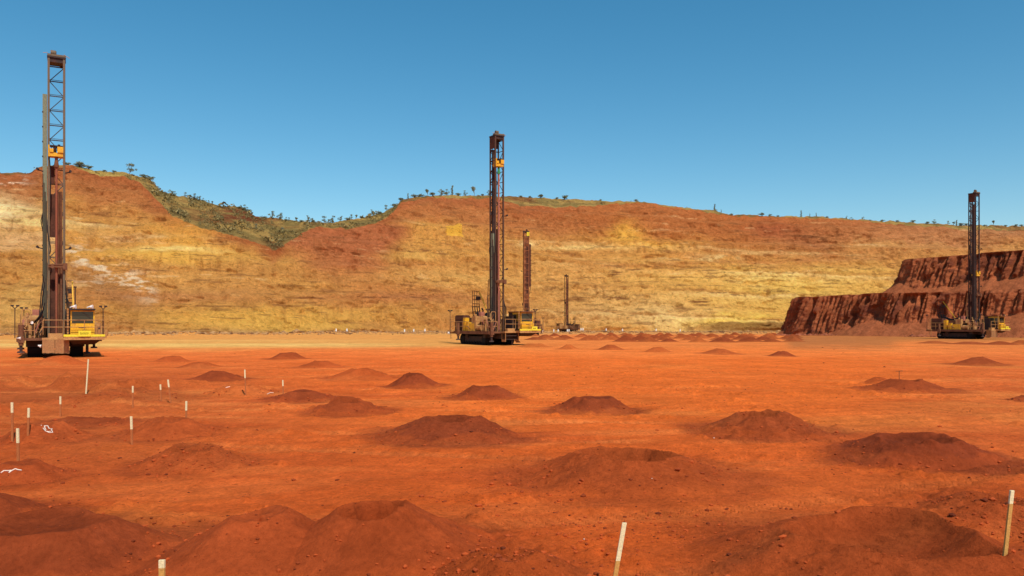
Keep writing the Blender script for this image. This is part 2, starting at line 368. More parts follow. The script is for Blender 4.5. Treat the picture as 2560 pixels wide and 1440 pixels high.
for ri, (d, ua, ub, st) in enumerate(rows):
    k = 0; u = ua + ri * 17 % 30
    while u < ub and k < 14:
        if not (ri == 0 and u < 1500):
            dd = d + rnd.uniform(-3, 3); x = (u + rnd.uniform(-9, 9) - 1280) / F * dd
            mounds.append(dict(x=x, y=dd, r=rnd.uniform(1.35, 1.9), h=rnd.uniform(.4, .68), rc=rnd.uniform(.1, .25), dp=.1, dk=rnd.uniform(.6, .95), nt=None, rg=0,
                lab="%s small far mound from left, %s row right of centre rig" % (ORD[k], rn[ri]), grp="rows of far drill mounds"))
            k += 1
        u += st * rnd.uniform(.85, 1.2)
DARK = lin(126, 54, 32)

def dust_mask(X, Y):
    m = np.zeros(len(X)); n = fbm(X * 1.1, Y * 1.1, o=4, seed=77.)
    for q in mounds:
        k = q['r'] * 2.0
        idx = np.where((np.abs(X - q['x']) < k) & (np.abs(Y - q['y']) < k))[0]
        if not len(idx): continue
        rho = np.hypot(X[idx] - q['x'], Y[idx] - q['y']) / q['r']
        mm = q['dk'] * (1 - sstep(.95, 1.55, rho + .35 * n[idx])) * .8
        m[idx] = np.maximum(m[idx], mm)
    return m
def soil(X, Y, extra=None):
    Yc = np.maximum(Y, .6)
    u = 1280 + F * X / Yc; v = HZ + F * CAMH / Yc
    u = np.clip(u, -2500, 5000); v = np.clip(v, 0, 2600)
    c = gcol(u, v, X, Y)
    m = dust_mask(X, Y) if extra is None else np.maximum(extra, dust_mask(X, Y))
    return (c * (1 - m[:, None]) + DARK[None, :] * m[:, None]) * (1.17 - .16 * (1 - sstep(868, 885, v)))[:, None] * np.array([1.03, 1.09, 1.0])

th_c = np.arange(-36, 36.01, .062)
th_o = np.arange(36.5, 324, 2.5)
th = np.radians(np.concatenate([th_c, th_o]))
rr = np.concatenate([[.02, .6, 1.2, 1.8, 2.4, 3.0], 3.4 * np.power(60 / 3.4, np.linspace(0, 1, 520)), 60 * np.power(420 / 60., np.linspace(0, 1, 130))[1:], [520, 700, 1000, 1600, 2600]])
TH, RR = np.meshgrid(th, rr)
GX = (RR * np.sin(TH)).ravel(); GYY = (RR * np.cos(TH)).ravel()
Zg = g_full(GX, GYY)
np_mesh("ground", np.stack([GX, GYY, Zg], 1), grid_faces(len(rr), len(th), True)[:, ::-1], M_ground, soil(GX, GYY))
bpy.data.objects["ground"]["kind"] = "structure"

# ------------------------------------------------------------------ mounds
for i, q in enumerate(mounds):
    near = q['y'] < 40
    na, nr = (180, 64) if q['y'] < 20 else ((96, 36) if near else (40, 14))
    t = np.linspace(0, 1.12, nr); A = np.linspace(0, 2 * np.pi, na, endpoint=False)
    TT, AA = np.meshgrid(t, A, indexing='ij')
    s = i * 3.7
    wob = 1 + .10 * vnoise(np.cos(AA) * 1.3 + s, np.sin(AA) * 1.3 + s) + .05 * vnoise(np.cos(AA) * 4 + s, np.sin(AA) * 4)
    X = q['x'] + np.cos(AA) * TT * q['r'] * wob; Y = q['y'] + np.sin(AA) * TT * q['r'] * wob
    ox = .10 * math.cos(s * 2.1); oy = .08 * math.sin(s * 1.3)
    rc = q['rc']
    rho = np.clip(TT, 0, 1)
    rcw = rc * (1 + .25 * vnoise(np.cos(AA) * 1.5 + s + 4, np.sin(AA) * 1.5))
    tt = np.clip((rho - rcw) / (1 - rcw), 0, 1)
    out = (1 - tt) * (1 - .32 * tt)
    soft = .07
    inn = 1 - q['dp'] * (1 - np.clip(rho / rcw, 0, 1) ** 3.2)
    prof = np.where(rho < rcw, inn, out)
    hh = q['h'] * (1 + .12 * vnoise(np.cos(AA) * .9 + s * 2, np.sin(AA) * .9 + s))
    if q['nt'] is not None:
        da = np.abs((AA - np.radians(q['nt'] + 60) + np.pi) % (2 * np.pi) - np.pi)
        cut = np.exp(-(da / .16) ** 2) * sstep(rc * .5, rc, rho) * (1 - sstep(.75, 1, rho))
        hh = hh * (1 - .22 * cut)
    H = hh * prof
    rg = .25 + q['rg'] * 2
    det = rg * (.034 * fbm(X * 3, Y * 3, o=4, seed=s, gain=.6)) * (q['y'] < 60)
    skirt = np.where(TT > 1.0, -(TT - 1.0) * .8, 0)
    Z = g_full(X.ravel(), Y.ravel()).reshape(X.shape) + H + det * np.clip(H / q['h'] + .2, 0, 1) * (q['h'] > .2) + .012 * np.clip(1 - TT ** 4, 0, 1) + skirt * .4
    n = fbm(X.ravel() * 2.2, Y.ravel() * 2.2, o=3, seed=2.).reshape(X.shape)
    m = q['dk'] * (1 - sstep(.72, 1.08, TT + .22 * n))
    V = np.stack([X.ravel() - q['x'], Y.ravel() - q['y'], Z.ravel()], 1)
    crater_dark = (1 - sstep(.78, 1.04, rho / rcw + .12 * n)).ravel()[:, None] * (.27 * q['dk'] * (rc > .25) * near)  # darker colour inside the crater rim, so the hollow reads
    CC = soil(X.ravel(), Y.ravel(), m.ravel()) * (1 - crater_dark)
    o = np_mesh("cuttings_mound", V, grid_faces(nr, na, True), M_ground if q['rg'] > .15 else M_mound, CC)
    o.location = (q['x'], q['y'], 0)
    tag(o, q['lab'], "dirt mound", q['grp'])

# ------------------------------------------------------------------ pit wall and natural hill
SKY = np.array([(-1000,440),(-400,420),(0,432),(75,432),(95,418),(125,414),(180,412),(230,425),(310,431),(345,440),(370,445),(388,462),(400,478),(440,488),(500,500),(560,515),(610,520),(640,540),(720,549),(830,557),(900,546),(960,530),(1010,500),(1070,488),(1200,488),(1280,492),(1400,496),(1500,502),(1590,504),(1700,518),(1800,529),(1830,537),(1990,540),(2150,548),(2300,558),(2400,562),(2560,566),(3000,570),(3700,560)], float)
EDG = np.array([(-1000,446),(0,436),(75,435),(95,421),(180,416),(230,436),(310,442),(350,456),(385,492),(430,540),(500,568),(600,592),(660,612),(682,626),(700,622),(720,606),(780,567),(870,572),(940,562),(985,530),(1005,506),(1070,493),(1230,495),(1300,514),(1400,520),(1500,514),(1600,509),(1700,521),(1830,540),(1990,544),(2160,553),(2400,573),(2560,578),(3000,585),(3700,575)], float)
TOE = np.array([(-1000,170),(0,190),(600,215),(900,250),(1400,312),(1900,332),(2560,350),(3700,340)], float)
US = np.concatenate([np.arange(-1000, -60, 14.), np.arange(-60, 2620, 2.7), np.arange(2620, 3700, 14.)])
ve = np.interp(US, EDG[:, 0], EDG[:, 1]) + 2.5 * vnoise(US / 14., US * 0) + 1.2 * vnoise(US / 5., US * 0 + 3)
vs = np.interp(US, SKY[:, 0], SKY[:, 1]) + 2.0 * vnoise(US / 17., US * 0 + 7) + 1.0 * vnoise(US / 5., US * 0 + 9)
ve = np.maximum(ve, vs + 1.0)
yb = np.interp(US, TOE[:, 0], TOE[:, 1])
S1 = .80; S2 = .40
vb = HZ + F * (CAMH + .5) / yb
NR1, NR2 = 190, 56
t1 = np.linspace(0, 1, NR1)[:, None]
V1 = vb[None, :] + (ve - vb)[None, :] * t1
m1 = (HZ - V1) / F
Y1 = (yb[None, :] * S1 + CAMH + .5) / (S1 - m1); Z1 = CAMH + m1 * Y1
t2 = np.linspace(0, 1, NR2)[1:, None]
V2 = ve[None, :] + (vs - ve)[None, :] * t2
m2 = (HZ - V2) / F
Y2 = (CAMH - Z1[-1][None, :] + Y1[-1][None, :] * S2) / (S2 - m2); Z2 = CAMH + m2 * Y2
bk = np.array([(8, -.5), (25, -3), (70, -14), (160, -40), (300, -75)], float)
Y3 = Y2[-1][None, :] + bk[:, :1]; Z3 = np.maximum(Z2[-1][None, :] + bk[:, 1:], -3)
YY = np.concatenate([Y1, Y2, Y3]); ZZ = np.concatenate([Z1, Z2, Z3])
XX = (US[None, :] - 1280) / F * YY
nrow = YY.shape[0]
VV = np.concatenate([V1, V2, np.repeat(vs[None, :] - 2, len(bk), 0)])
UU = np.repeat(US[None, :], nrow, 0)
rowt = np.concatenate([t1[:, 0], 1 + t2[:, 0], np.full(len(bk), 2.)])[:, None]
wallm = (rowt <= 1.0) * 1.0
taper = np.where(rowt < 1, sstep(0, .04, rowt) * (1 - .75 * sstep(.93, 1, rowt)), .25 * (1 - sstep(1.7, 2, rowt)) + 0 * rowt)
taper = taper * np.ones_like(YY)
px, py, pz = XX / 1., YY / 1., ZZ / 1.
warp = 3.5 * fbm(px / 45, py / 45, pz / 45, o=2, seed=60.)
fr = np.mod(pz + warp + px * .02, 11.5) / 11.5
step = 5.2 * (sstep(.80, 1.0, fr) - fr) * wallm * np.clip(.35 + sstep(300, 1500, UU), 0, 1)
disp = 2.6 * fbm(px / 38, py / 38, pz / 38, o=3, seed=11.) + 2.0 * fbm(px / 10, py / 10, pz / 6, o=4, seed=12., gain=.58)
led = fbm(px / 16, py / 16, (pz + warp * .6) / 1.7, o=3, seed=13.)
disp += .75 * led * wallm
rid = 1 - np.abs(fbm(px / 5.5 + pz / 9, py / 9, pz / 14, o=3, seed=14.))
gul = sstep(-.1, .4, fbm(px / 60, py / 60, pz / 60, o=2, seed=15.))
disp += 2.4 * (rid - .8) * gul
disp += .55 * fbm(px / 1.8, py / 1.8, pz / 1.2, o=2, seed=16.)
chip = fbm(px / 7, py / 7, pz / 2.4, o=3, seed=17., gain=.6)
disp -= 1.2 * sstep(.24, .42, chip) * wallm
rock = np.exp(-(((UU - 620) / 70) ** 2 + ((VV - 545) / 18) ** 2)) * (rowt > 1)
disp += 2.5 * rock * vnoise(px / 3, py / 3, pz / 2)
tooth = fbm((px * .9 + py * .25) / 1.5, py / 9, pz / 11, o=3, seed=18.) * sstep(-.3, .3, fbm(px / 30, py / 30, pz / 5, o=2, seed=19.))
disp += 1.1 * tooth * wallm
disp *= taper
YN = YY - .62 * disp + step * taper * 1.0; ZN = ZZ + .78 * disp * .6
XN = XX + .0 * disp

def hcol(u, v, t, X, Y, Z, n):
    a = fbm(X / 26, Y / 26, Z / 9, o=4, seed=70.); b = fbm(X / 9, Y / 9, Z / 2.2, o=4, seed=71.); c = fbm(X / 60, Y / 60, Z / 30, o=3, seed=72.)
    st = fbm(X / 40, Y / 40, (Z + 4 * c) / 2.6, o=3, seed=73.)       # thin strata
    W = u.shape
    uw = u + 40 * a; vw = v + 22 * a + 10 * b
    base = np.ones(W + (3,)) * lin(190, 130, 66)
    def mix(col, m):
        nonlocal base
        m = np.clip(m, 0, 1)[..., None]; base = base * (1 - m) + lin(*col) * m
    def blob(cu, cv, su, sv, p=2): return np.exp(-(np.abs((uw - cu) / su) ** p + np.abs((vw - cv) / sv) ** p))
    mix((206, 148, 72), sstep(-.1, .5, c + .5 * st) * .7)
    mix((176, 114, 62), sstep(0, .55, a) * .5)
    mix((218, 168, 86), sstep(.05, .5, st) * sstep(1350, 1800, u) * .75)
    mix((214, 160, 78), blob(1850, 700, 420, 110) * .7)
    mix((222, 176, 84), blob(1990, 730, 200, 60) * .8)
    mix((176, 112, 60), blob(300, 760, 330, 60) * .6)
    # reddish cap rock below the edge
    ed = np.interp(u, US, ve); dep = (v - ed)
    cap = np.interp(u, [0, 300, 460, 700, 900, 1050, 1300, 1700, 2000, 2560], [95, 80, 35, 30, 90, 60, 90, 50, 55, 30])
    mix((170, 102, 58), (1 - sstep(cap * .6, cap * 1.25, dep + 24 * a + 12 * b)) * .85)
    mix((160, 84, 48), (1 - sstep(cap * .1, cap * .5, dep + 14 * b)) * .6)
    mix((170, 98, 52), (1 - sstep(60, 190, dep + 60 * a)) * sstep(1350, 1500, u) * (1 - sstep(2000, 2300, u)) * .8)
    mix((164, 96, 56), blob(2010, 600, 110, 40) * .8)
    mix((150, 74, 46), blob(1930, 575, 60, 18) * .7)
    # red slump
    slump = sstep(700, 800, uw - (vw - 640) * .7) * (1 - sstep(930, 1010, uw + (vw - 640) * .5)) * sstep(560, 572, v) * (1 - sstep(640, 720, vw))
    mix((172, 98, 60), slump * .85); mix((172, 96, 54), blob(950, 690, 160, 60) * .6)
    mix((150, 62, 40), np.exp(-(((u - 682) / 26) ** 2 + ((v - 622) / 16) ** 2)) * 1.0)
    mix((158, 70, 42), np.exp(-(((u - 640) / 50) ** 2 + ((v - 606) / 8) ** 2)) * .9)
    # creams and yellows on the left
    nz = sstep(-.15, .25, b + .3 * st)
    mix((240, 212, 150), blob(20, 536, 75, 28) * .95); mix((228, 194, 120), blob(90, 560, 110, 22) * nz)
    mix((236, 200, 134), blob(225, 547, 90, 14) * nz); mix((222, 176, 120), blob(60, 605, 130, 26) * nz * .7)
    mix((224, 184, 130), blob(330, 604, 170, 16) * nz * .7)
    mix((222, 160, 66), blob(470, 585, 90, 45) * .6); mix((222, 168, 72), blob(430, 632, 180, 22) * .8)
    mix((238, 204, 120), np.exp(-(((uw - 440) / 110) ** 2 + ((v - 621 - 3 * b) / 5) ** 2)) * .9)
    mix((206, 150, 80), blob(500, 700, 220, 60) * .4)
    mix((216, 170, 92), blob(40, 760, 70, 60) * .6)
    mix((214, 160, 72), blob(620, 790, 330, 28) * .8); mix((218, 168, 76), blob(700, 810, 200, 18) * .6)
    # pale streaks running down to the right
    d1 = (v - (632 + (u - 170) * .48)); al = sstep(150, 190, u) * (1 - sstep(370, 410, u))
    sn = fbm(X / 3.2 + Z / 3, Y / 4, Z / .9, o=3, seed=90., gain=.6)
    mix((228, 200, 160), al * np.exp(-((d1 + 8) / 30) ** 2) * sstep(-.02, .25, sn) * .95)
    mix((224, 196, 156), blob(225, 700, 60, 16) * sstep(0, .25, sn) * .9)
    mix((160, 108, 66), al * np.exp(-((d1 - 40) / 30) ** 2) * .5)
    mix((232, 206, 170), blob(45, 466, 45, 9) * sstep(0, .2, sn) * .9)
    # centre patches
    mix((222, 164, 58), ((np.abs(u - 1136 + 6 * b) < 19) & (np.abs(v - 578 + 5 * b) < 15)) * .85)
    mix((214, 164, 84), blob(1040, 640, 90, 14) * .7); mix((212, 160, 86), blob(1150, 690, 250, 22) * .6)
    mix((174, 106, 62), blob(1000, 745, 260, 18) * .7); mix((176, 112, 68), blob(450, 735, 180, 14) * .5)
    mix((232, 196, 128), np.exp(-(((uw - 1330) / 22) ** 2 + ((v - 609) / 6) ** 2)))
    mix((232, 194, 118), np.exp(-(((uw - 1480) / 110) ** 2 + ((v - 619 - 2 * b) / 5) ** 2)) * .9)
    mix((222, 164, 66), blob(1560, 585, 30, 26) * .8); mix((224, 166, 70), blob(1610, 610, 110, 20) * .8)
    mix((206, 148, 80), blob(1400, 690, 180, 26) * .6)
    mix((210, 164, 100), blob(1560, 770, 180, 40) * .6)
    # bottom right of the wall: pale and bright yellow, then olive talus
    mix((228, 192, 122), blob(1690, 795, 90, 20) * .9); mix((236, 196, 84), blob(1830, 800, 110, 14) * .9)
    mix((230, 198, 130), blob(1800, 655, 140, 12) * nz * .8); mix((232, 196, 110), blob(1940, 700, 130, 16) * nz * .7)
    mix((172, 102, 60), np.exp(-((v - 660 + .03 * (u - 1700)) / 4.5) ** 2) * (u > 1500) * (1 - sstep(2100, 2300, u)) * .35)
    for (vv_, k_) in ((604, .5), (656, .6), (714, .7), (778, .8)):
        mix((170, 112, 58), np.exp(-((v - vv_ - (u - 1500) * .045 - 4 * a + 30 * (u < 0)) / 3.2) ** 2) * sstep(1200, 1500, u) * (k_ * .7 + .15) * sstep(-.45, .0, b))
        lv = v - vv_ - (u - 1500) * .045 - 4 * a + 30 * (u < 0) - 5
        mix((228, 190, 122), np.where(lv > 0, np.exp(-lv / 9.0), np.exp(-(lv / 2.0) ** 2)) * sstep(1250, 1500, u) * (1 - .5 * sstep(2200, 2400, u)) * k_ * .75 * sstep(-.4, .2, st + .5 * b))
    mix((136, 98, 52), sstep(1720, 1800, uw) * sstep(803, 808, v + 3 * b) * .85)
    mix((150, 96, 60), (1 - sstep(0, 50, dep)) * sstep(2000, 2500, u) * .5)
    mix((180, 122, 76), blob(2350, 600, 260, 40) * .8)
    mix((182, 138, 84), sstep(822, 832, v + 4 * b) * .7)
    tv = fbm((X * .9 + Y * .25) / 1.5, Y / 9, Z / 11, o=3, seed=18.); tvm = sstep(-.3, .3, fbm(X / 30, Y / 30, Z / 5, o=2, seed=19.))
    mix((138, 84, 46), sstep(.12, .4, -tv) * tvm * .3 * (t < 1))
    # dark fissured beds
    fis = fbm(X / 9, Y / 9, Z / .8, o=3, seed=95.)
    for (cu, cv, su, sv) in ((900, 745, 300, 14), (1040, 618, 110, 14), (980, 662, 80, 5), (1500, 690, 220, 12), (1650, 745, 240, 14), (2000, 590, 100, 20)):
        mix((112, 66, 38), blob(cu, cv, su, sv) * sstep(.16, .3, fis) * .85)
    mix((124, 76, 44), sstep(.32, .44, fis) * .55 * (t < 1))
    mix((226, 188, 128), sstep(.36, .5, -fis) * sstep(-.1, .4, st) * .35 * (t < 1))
    # natural slope beyond the cut: dry grass over red soil
    nat = (t > 1.0) * 1.0
    gcx = fbm(X / 5, Y / 5, o=4, seed=80.)
    gr = np.ones(W + (3,)) * lin(176, 140, 78)
    gm = sstep(-.1, .3, gcx)[..., None]; gr = gr * (1 - gm * .8) + lin(132, 112, 64) * gm * .8
    rm = (np.exp(-(((u - 600) / 80) ** 2 + ((v - 540) / 20) ** 2)) * sstep(-.2, .2, b) + .6 * sstep(.1, .5, a) + .35 * sstep(0, .4, b))[..., None]
    rm = np.clip(rm, 0, 1); gr = gr * (1 - rm) + lin(128, 74, 46) * rm
    gr2 = lin(196, 160, 84); strw = np.clip(np.exp(-(((u - 250) / 60) ** 2)) * .8, 0, 1)[..., None]; gr = gr * (1 - strw) + gr2 * strw
    base = base * (1 - nat[..., None]) + gr * nat[..., None]
    return base
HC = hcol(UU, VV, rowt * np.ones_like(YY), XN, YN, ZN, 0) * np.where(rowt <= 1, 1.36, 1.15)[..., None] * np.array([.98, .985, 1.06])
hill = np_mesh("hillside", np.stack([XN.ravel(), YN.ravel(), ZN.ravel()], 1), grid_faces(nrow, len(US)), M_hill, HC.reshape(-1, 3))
hill["kind"] = "structure"
def hill_pt(u, t=1.0):
    """t = 0 cut edge .. 1 skyline"""
    j = int(np.argmin(np.abs(US - u))); r = NR1 - 1 + int(round(t * (NR2 - 1)))
    return Vector((XN[r, j], YN[r, j], ZN[r, j]))

# ------------------------------------------------------------------ red rock benches on the right
def smooth_poly(P, it=3):
    P = np.array(P, float)
    for _ in range(it):
        Q = [P[0]]
        for a, b in zip(P[:-1], P[1:]): Q += [a * .75 + b * .25, a * .25 + b * .75]
        Q.append(P[-1]); P = np.array(Q)
    return P
def bench(name, path, z0, z1, faceh, talus_out, cap_back, ns, nz, seed, lit, tal0, tal1):
    P = smooth_poly(path); L = np.concatenate([[0], np.cumsum(np.hypot(*np.diff(P, axis=0).T))])
    s = np.linspace(0, L[-1], ns); X = np.interp(s, L, P[:, 0]); Y = np.interp(s, L, P[:, 1])
    T = np.stack([np.gradient(X), np.gradient(Y)], 1); T /= np.linalg.norm(T, axis=1)[:, None]
    N = np.stack([T[:, 1], -T[:, 0]], 1)                  # outward (towards the camera)
    for _ in range(14): N = (N + np.roll(N, 1, 0) + np.roll(N, -1, 0)) / 3; N[0] = N[1]; N[-1] = N[-2]
    N /= np.linalg.norm(N, axis=1)[:, None]
    z = np.linspace(0, 1, nz)[:, None]; S = s[None, :]
    Hh = z1 - z0
    top = z1 + .12 * vnoise(s / 3., s * 0) + .15 * vnoise(s / 14., s * 0 + 5)
    Zr = z0 + (top[None, :] - z0) * z
    tal = np.clip(tal0 + (tal1 - tal0) * sstep(150, 210, S) + .2 * fbm(S / 7, S * 0, o=3, seed=seed), .04, .8)       # talus height fraction
    face = np.clip((1 - z) * Hh, 0, None)
    out = face * .34 + talus_out * np.clip(tal - z, 0, 1) / .4 * 1.0
    big = fbm(S / 9, z * Hh / 9, o=2, seed=seed + 1)
    rib = 1 - np.abs(fbm(S / .8 - z * 1.8, z * Hh / 9, o=2, seed=seed + 2)) * 2.6
    blk = fbm(S / 1.8, z * Hh / 1.7, o=4, seed=seed + 3, gain=.6)
    crv = sstep(.16, .4, fbm(S / 1.7 - z, z * Hh / 5.5, o=3, seed=seed + 6))
    fm = sstep(-.06, .1, z - tal) * (1 - .8 * sstep(.93, 1, z))
    d = fm * (.9 * big + .75 * (rib - .4) + .6 * np.clip(blk, -.5, .6) - 1.5 * crv) + (1 - fm) * .28 * blk
    O = out + d
    Xr = X[None, :] + N[:, 0][None, :] * O; Yr = Y[None, :] + N[:, 1][None, :] * O
    # cap going back
    kb = np.array([.02, .5, 1.0])[:, None]
    Xt = X[0] + 1 + (s / L[-1])[None, :] * cap_back; Yt = Y[0] + 8
    Xc = X[None, :] + (Xt - X[None, :]) * kb; Yc = Y[None, :] + (Yt - Y[None, :]) * kb; Zc = top[None, :] + .2 * vnoise(Xc / 5, Yc / 5) + 0 * kb
    first = Xr[-1:], Yr[-1:] + .4, Zr[-1:] + .02
    XA = np.concatenate([Xr, Xc + .0]); YA = np.concatenate([Yr, Yc]); ZA = np.concatenate([Zr, Zc])
    c = np.ones(XA.shape + (3,)) * lin(*lit)
    n = fbm(XA / 4, YA / 4, ZA / 3, o=4, seed=seed + 9)
    fmm = np.concatenate([fm, np.zeros_like(Zc)])
    def mix(col, m):
        nonlocal c
        m = np.clip(m, 0, 1)[..., None]; c = c * (1 - m) + lin(*col) * m
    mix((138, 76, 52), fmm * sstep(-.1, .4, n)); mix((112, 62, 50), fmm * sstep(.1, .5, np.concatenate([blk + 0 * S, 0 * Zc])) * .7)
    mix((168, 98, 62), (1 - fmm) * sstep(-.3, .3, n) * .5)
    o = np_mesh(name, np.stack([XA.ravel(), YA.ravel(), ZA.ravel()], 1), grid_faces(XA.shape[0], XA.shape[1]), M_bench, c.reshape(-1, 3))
    o["kind"] = "structure"; return o
def topxy(u, v, z): d = (z - CAMH) * F / (HZ - v); return ((u - 1280) / F * d, d)
lowP = [((2040 - 1280) / F * 345, 345), ((2010 - 1280) / F * 230, 230), topxy(1972, 742, 9.2), topxy(2100, 738, 9.2), topxy(2240, 731, 9.2), topxy(2400, 727, 9.2), topxy(2560, 722, 9.2), topxy(2750, 716, 9.2), topxy(3100, 700, 9.2)]
uppP = [((2300 - 1280) / F * 370, 370), ((2275 - 1280) / F * 250, 250), topxy(2244, 649, 19), topxy(2330, 642, 19), topxy(2420, 636, 19), topxy(2436, 636, 19), topxy(2452, 631, 19), topxy(2480, 630, 19), topxy(2560, 623, 19), topxy(2750, 612, 19), topxy(3100, 590, 19)]
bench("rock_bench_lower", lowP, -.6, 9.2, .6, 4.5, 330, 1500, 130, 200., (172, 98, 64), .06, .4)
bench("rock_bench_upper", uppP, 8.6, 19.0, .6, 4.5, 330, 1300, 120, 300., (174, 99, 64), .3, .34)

# ------------------------------------------------------------------ rubble and stones (uncountable)
def stones(name, pts, sizes, mat, seed, label, cat, flat=.6):
    rs = np.random.RandomState(seed); n = len(pts)
    base = np.array([(0,0,1),(.9,0,.3),(.28,.85,.3),(-.73,.53,.3),(-.73,-.53,.3),(.28,-.85,.3),(.6,.4,-.6),(-.2,.7,-.6),(-.7,0,-.6),(-.2,-.7,-.6),(.6,-.4,-.6)])
    fc = np.array([(0,1,2),(0,2,3),(0,3,4),(0,4,5),(0,5,1),(1,6,2),(2,7,3),(3,8,4),(4,9,5),(5,10,1),(2,6,7),(3,7,8),(4,8,9),(5,9,10),(1,10,6)])
    V = base[None] * (1 + .45 * (rs.rand(n, 11, 3) - .5)) * (1 + .5 * (rs.rand(n, 1, 3) - .5))
    a = rs.rand(n) * 6.28; ca, sa = np.cos(a)[:, None], np.sin(a)[:, None]
    x = V[..., 0] * ca - V[..., 1] * sa; y = V[..., 0] * sa + V[..., 1] * ca
    V = np.stack([x, y, V[..., 2] * flat], -1) * sizes[:, None, None] + pts[:, None, :]
    Fc = (fc[None] + (np.arange(n) * 11)[:, None, None]).reshape(-1, 3)
    o = np_mesh(name, V.reshape(-1, 3), Fc, mat, smooth=False)
    tag(o, label, cat, kind="stuff"); return o
rs = np.random.RandomState(3)
q = rs.uniform(-.68, .36, 4200); wy = windrow_y(q) + rs.normal(0, 2.4, 4200); wx = q * wy
stones("rubble_windrow", np.stack([wx, wy, g_full(wx, wy) + .05], 1), rs.gamma(2., .09, 4200) + .06, M_rub, 4, "line of pale broken rubble along the foot of the pit wall", "rubble")
sx = rs.uniform(((1950 - 1280) / F * 175), 110, 1500); ly = np.interp(sx, [p[0] for p in lowP[2:]], [p[1] for p in lowP[2:]]); sy = ly - 7.2 - rs.gamma(1.5, 1.1, 1500)
stones("bench_scree", np.stack([sx, sy, g_full(sx, sy) + .05], 1), rs.gamma(1.5, .10, 1500) + .06, M_scree, 14, "loose broken red rock at the foot of the rock benches", "scree")
pts = []
N = 9000
vv = HZ + 60 + (rs.rand(N) ** .8) * 640; uu = rs.uniform(-200, 2760, N)
yy = F * CAMH / (vv - HZ); xx = (uu - 1280) / F * yy
cl = sstep(-.05, .35, fbm(xx / 2.2, yy / 2.2, o=3, seed=55.))
keep = rs.rand(N) < (.12 + .88 * cl); xx, yy = xx[keep], yy[keep]
inside = np.zeros(len(xx), bool)
for m in mounds: inside |= np.hypot(xx - m['x'], yy - m['y']) < m['r'] * .9
xx, yy = xx[~inside], yy[~inside]
sz = np.minimum(rs.gamma(1.3, .006, len(xx)) + .006, .05) * (1 + .02 * yy)
stones("loose_clods", np.stack([xx, yy, g_full(xx, yy) + sz * .15], 1), sz, M_clod, 6, "red clods and pebbles scattered over the pit floor", "clods")
# stones lying at the feet and in the craters of the near mounds
# (their height follows the mound surface; use a ray onto the mound meshes)
from mathutils.bvhtree import BVHTree
def surface_z(x, y, g0=None):
    best = float(g_full(np.array([x]), np.array([y]))[0] if g0 is None else g0)
    for o in MOB:
        c = o.location
        if abs(x - c.x) < mrad[o.name] and abs(y - c.y) < mrad[o.name]:
            hit = o_bvh[o.name].ray_cast(Vector((x - c.x, y - c.y, 50)), Vector((0, 0, -1)))
            if hit[0] is not None: best = max(best, hit[0].z)
    return best
MOB = []; o_bvh = {}; mrad = {}
for o in list(sc.collection.objects):
    if o.name.startswith("cuttings_mound") and o.location.y < 45:
        me = o.data
        o_bvh[o.name] = BVHTree.FromPolygons([v.co.copy() for v in me.vertices], [tuple(p.vertices) for p in me.polygons])
        MOB.append(o); mrad[o.name] = max(v.co.xy.length for v in me.vertices)
P2 = []; S2_ = []
for m in mounds:
    if m['y'] > 32: continue
    n = int(60 + 260 * m['rg'] + 40 * m['r'])
    for _ in range(n):
        a = rs.rand() * 6.28; rr_ = (rs.uniform(.62, 1.15) if rs.rand() > m['rg'] * .8 else rs.uniform(.1, .9)) * m['r']
        x = m['x'] + math.cos(a) * rr_; y = m['y'] + math.sin(a) * rr_
        s = min(.04, rs.gamma(1.3, .006) + .006) * (1 + .02 * m['y']); P2.append((x, y, surface_z(x, y) + s * .2)); S2_.append(s)
stones("mound_pebbles", np.array(P2), np.array(S2_), M_clod, 8, "small dark pebbles lying on and around the near mounds", "pebbles")
W_ = []
for (u, v) in ((1460,1352),(1630,1225),(1785,1100)):
    x, y = uv2g(u, v); W_.append((x, y, surface_z(x, y) + .006))
stones("white_pebbles", np.array(W_), rs.uniform(.006, .012, len(W_)) * (1 + .05 * np.array([p[1] for p in W_])), M_tape, 9, "few tiny white stones dotted over the red floor", "pebbles")

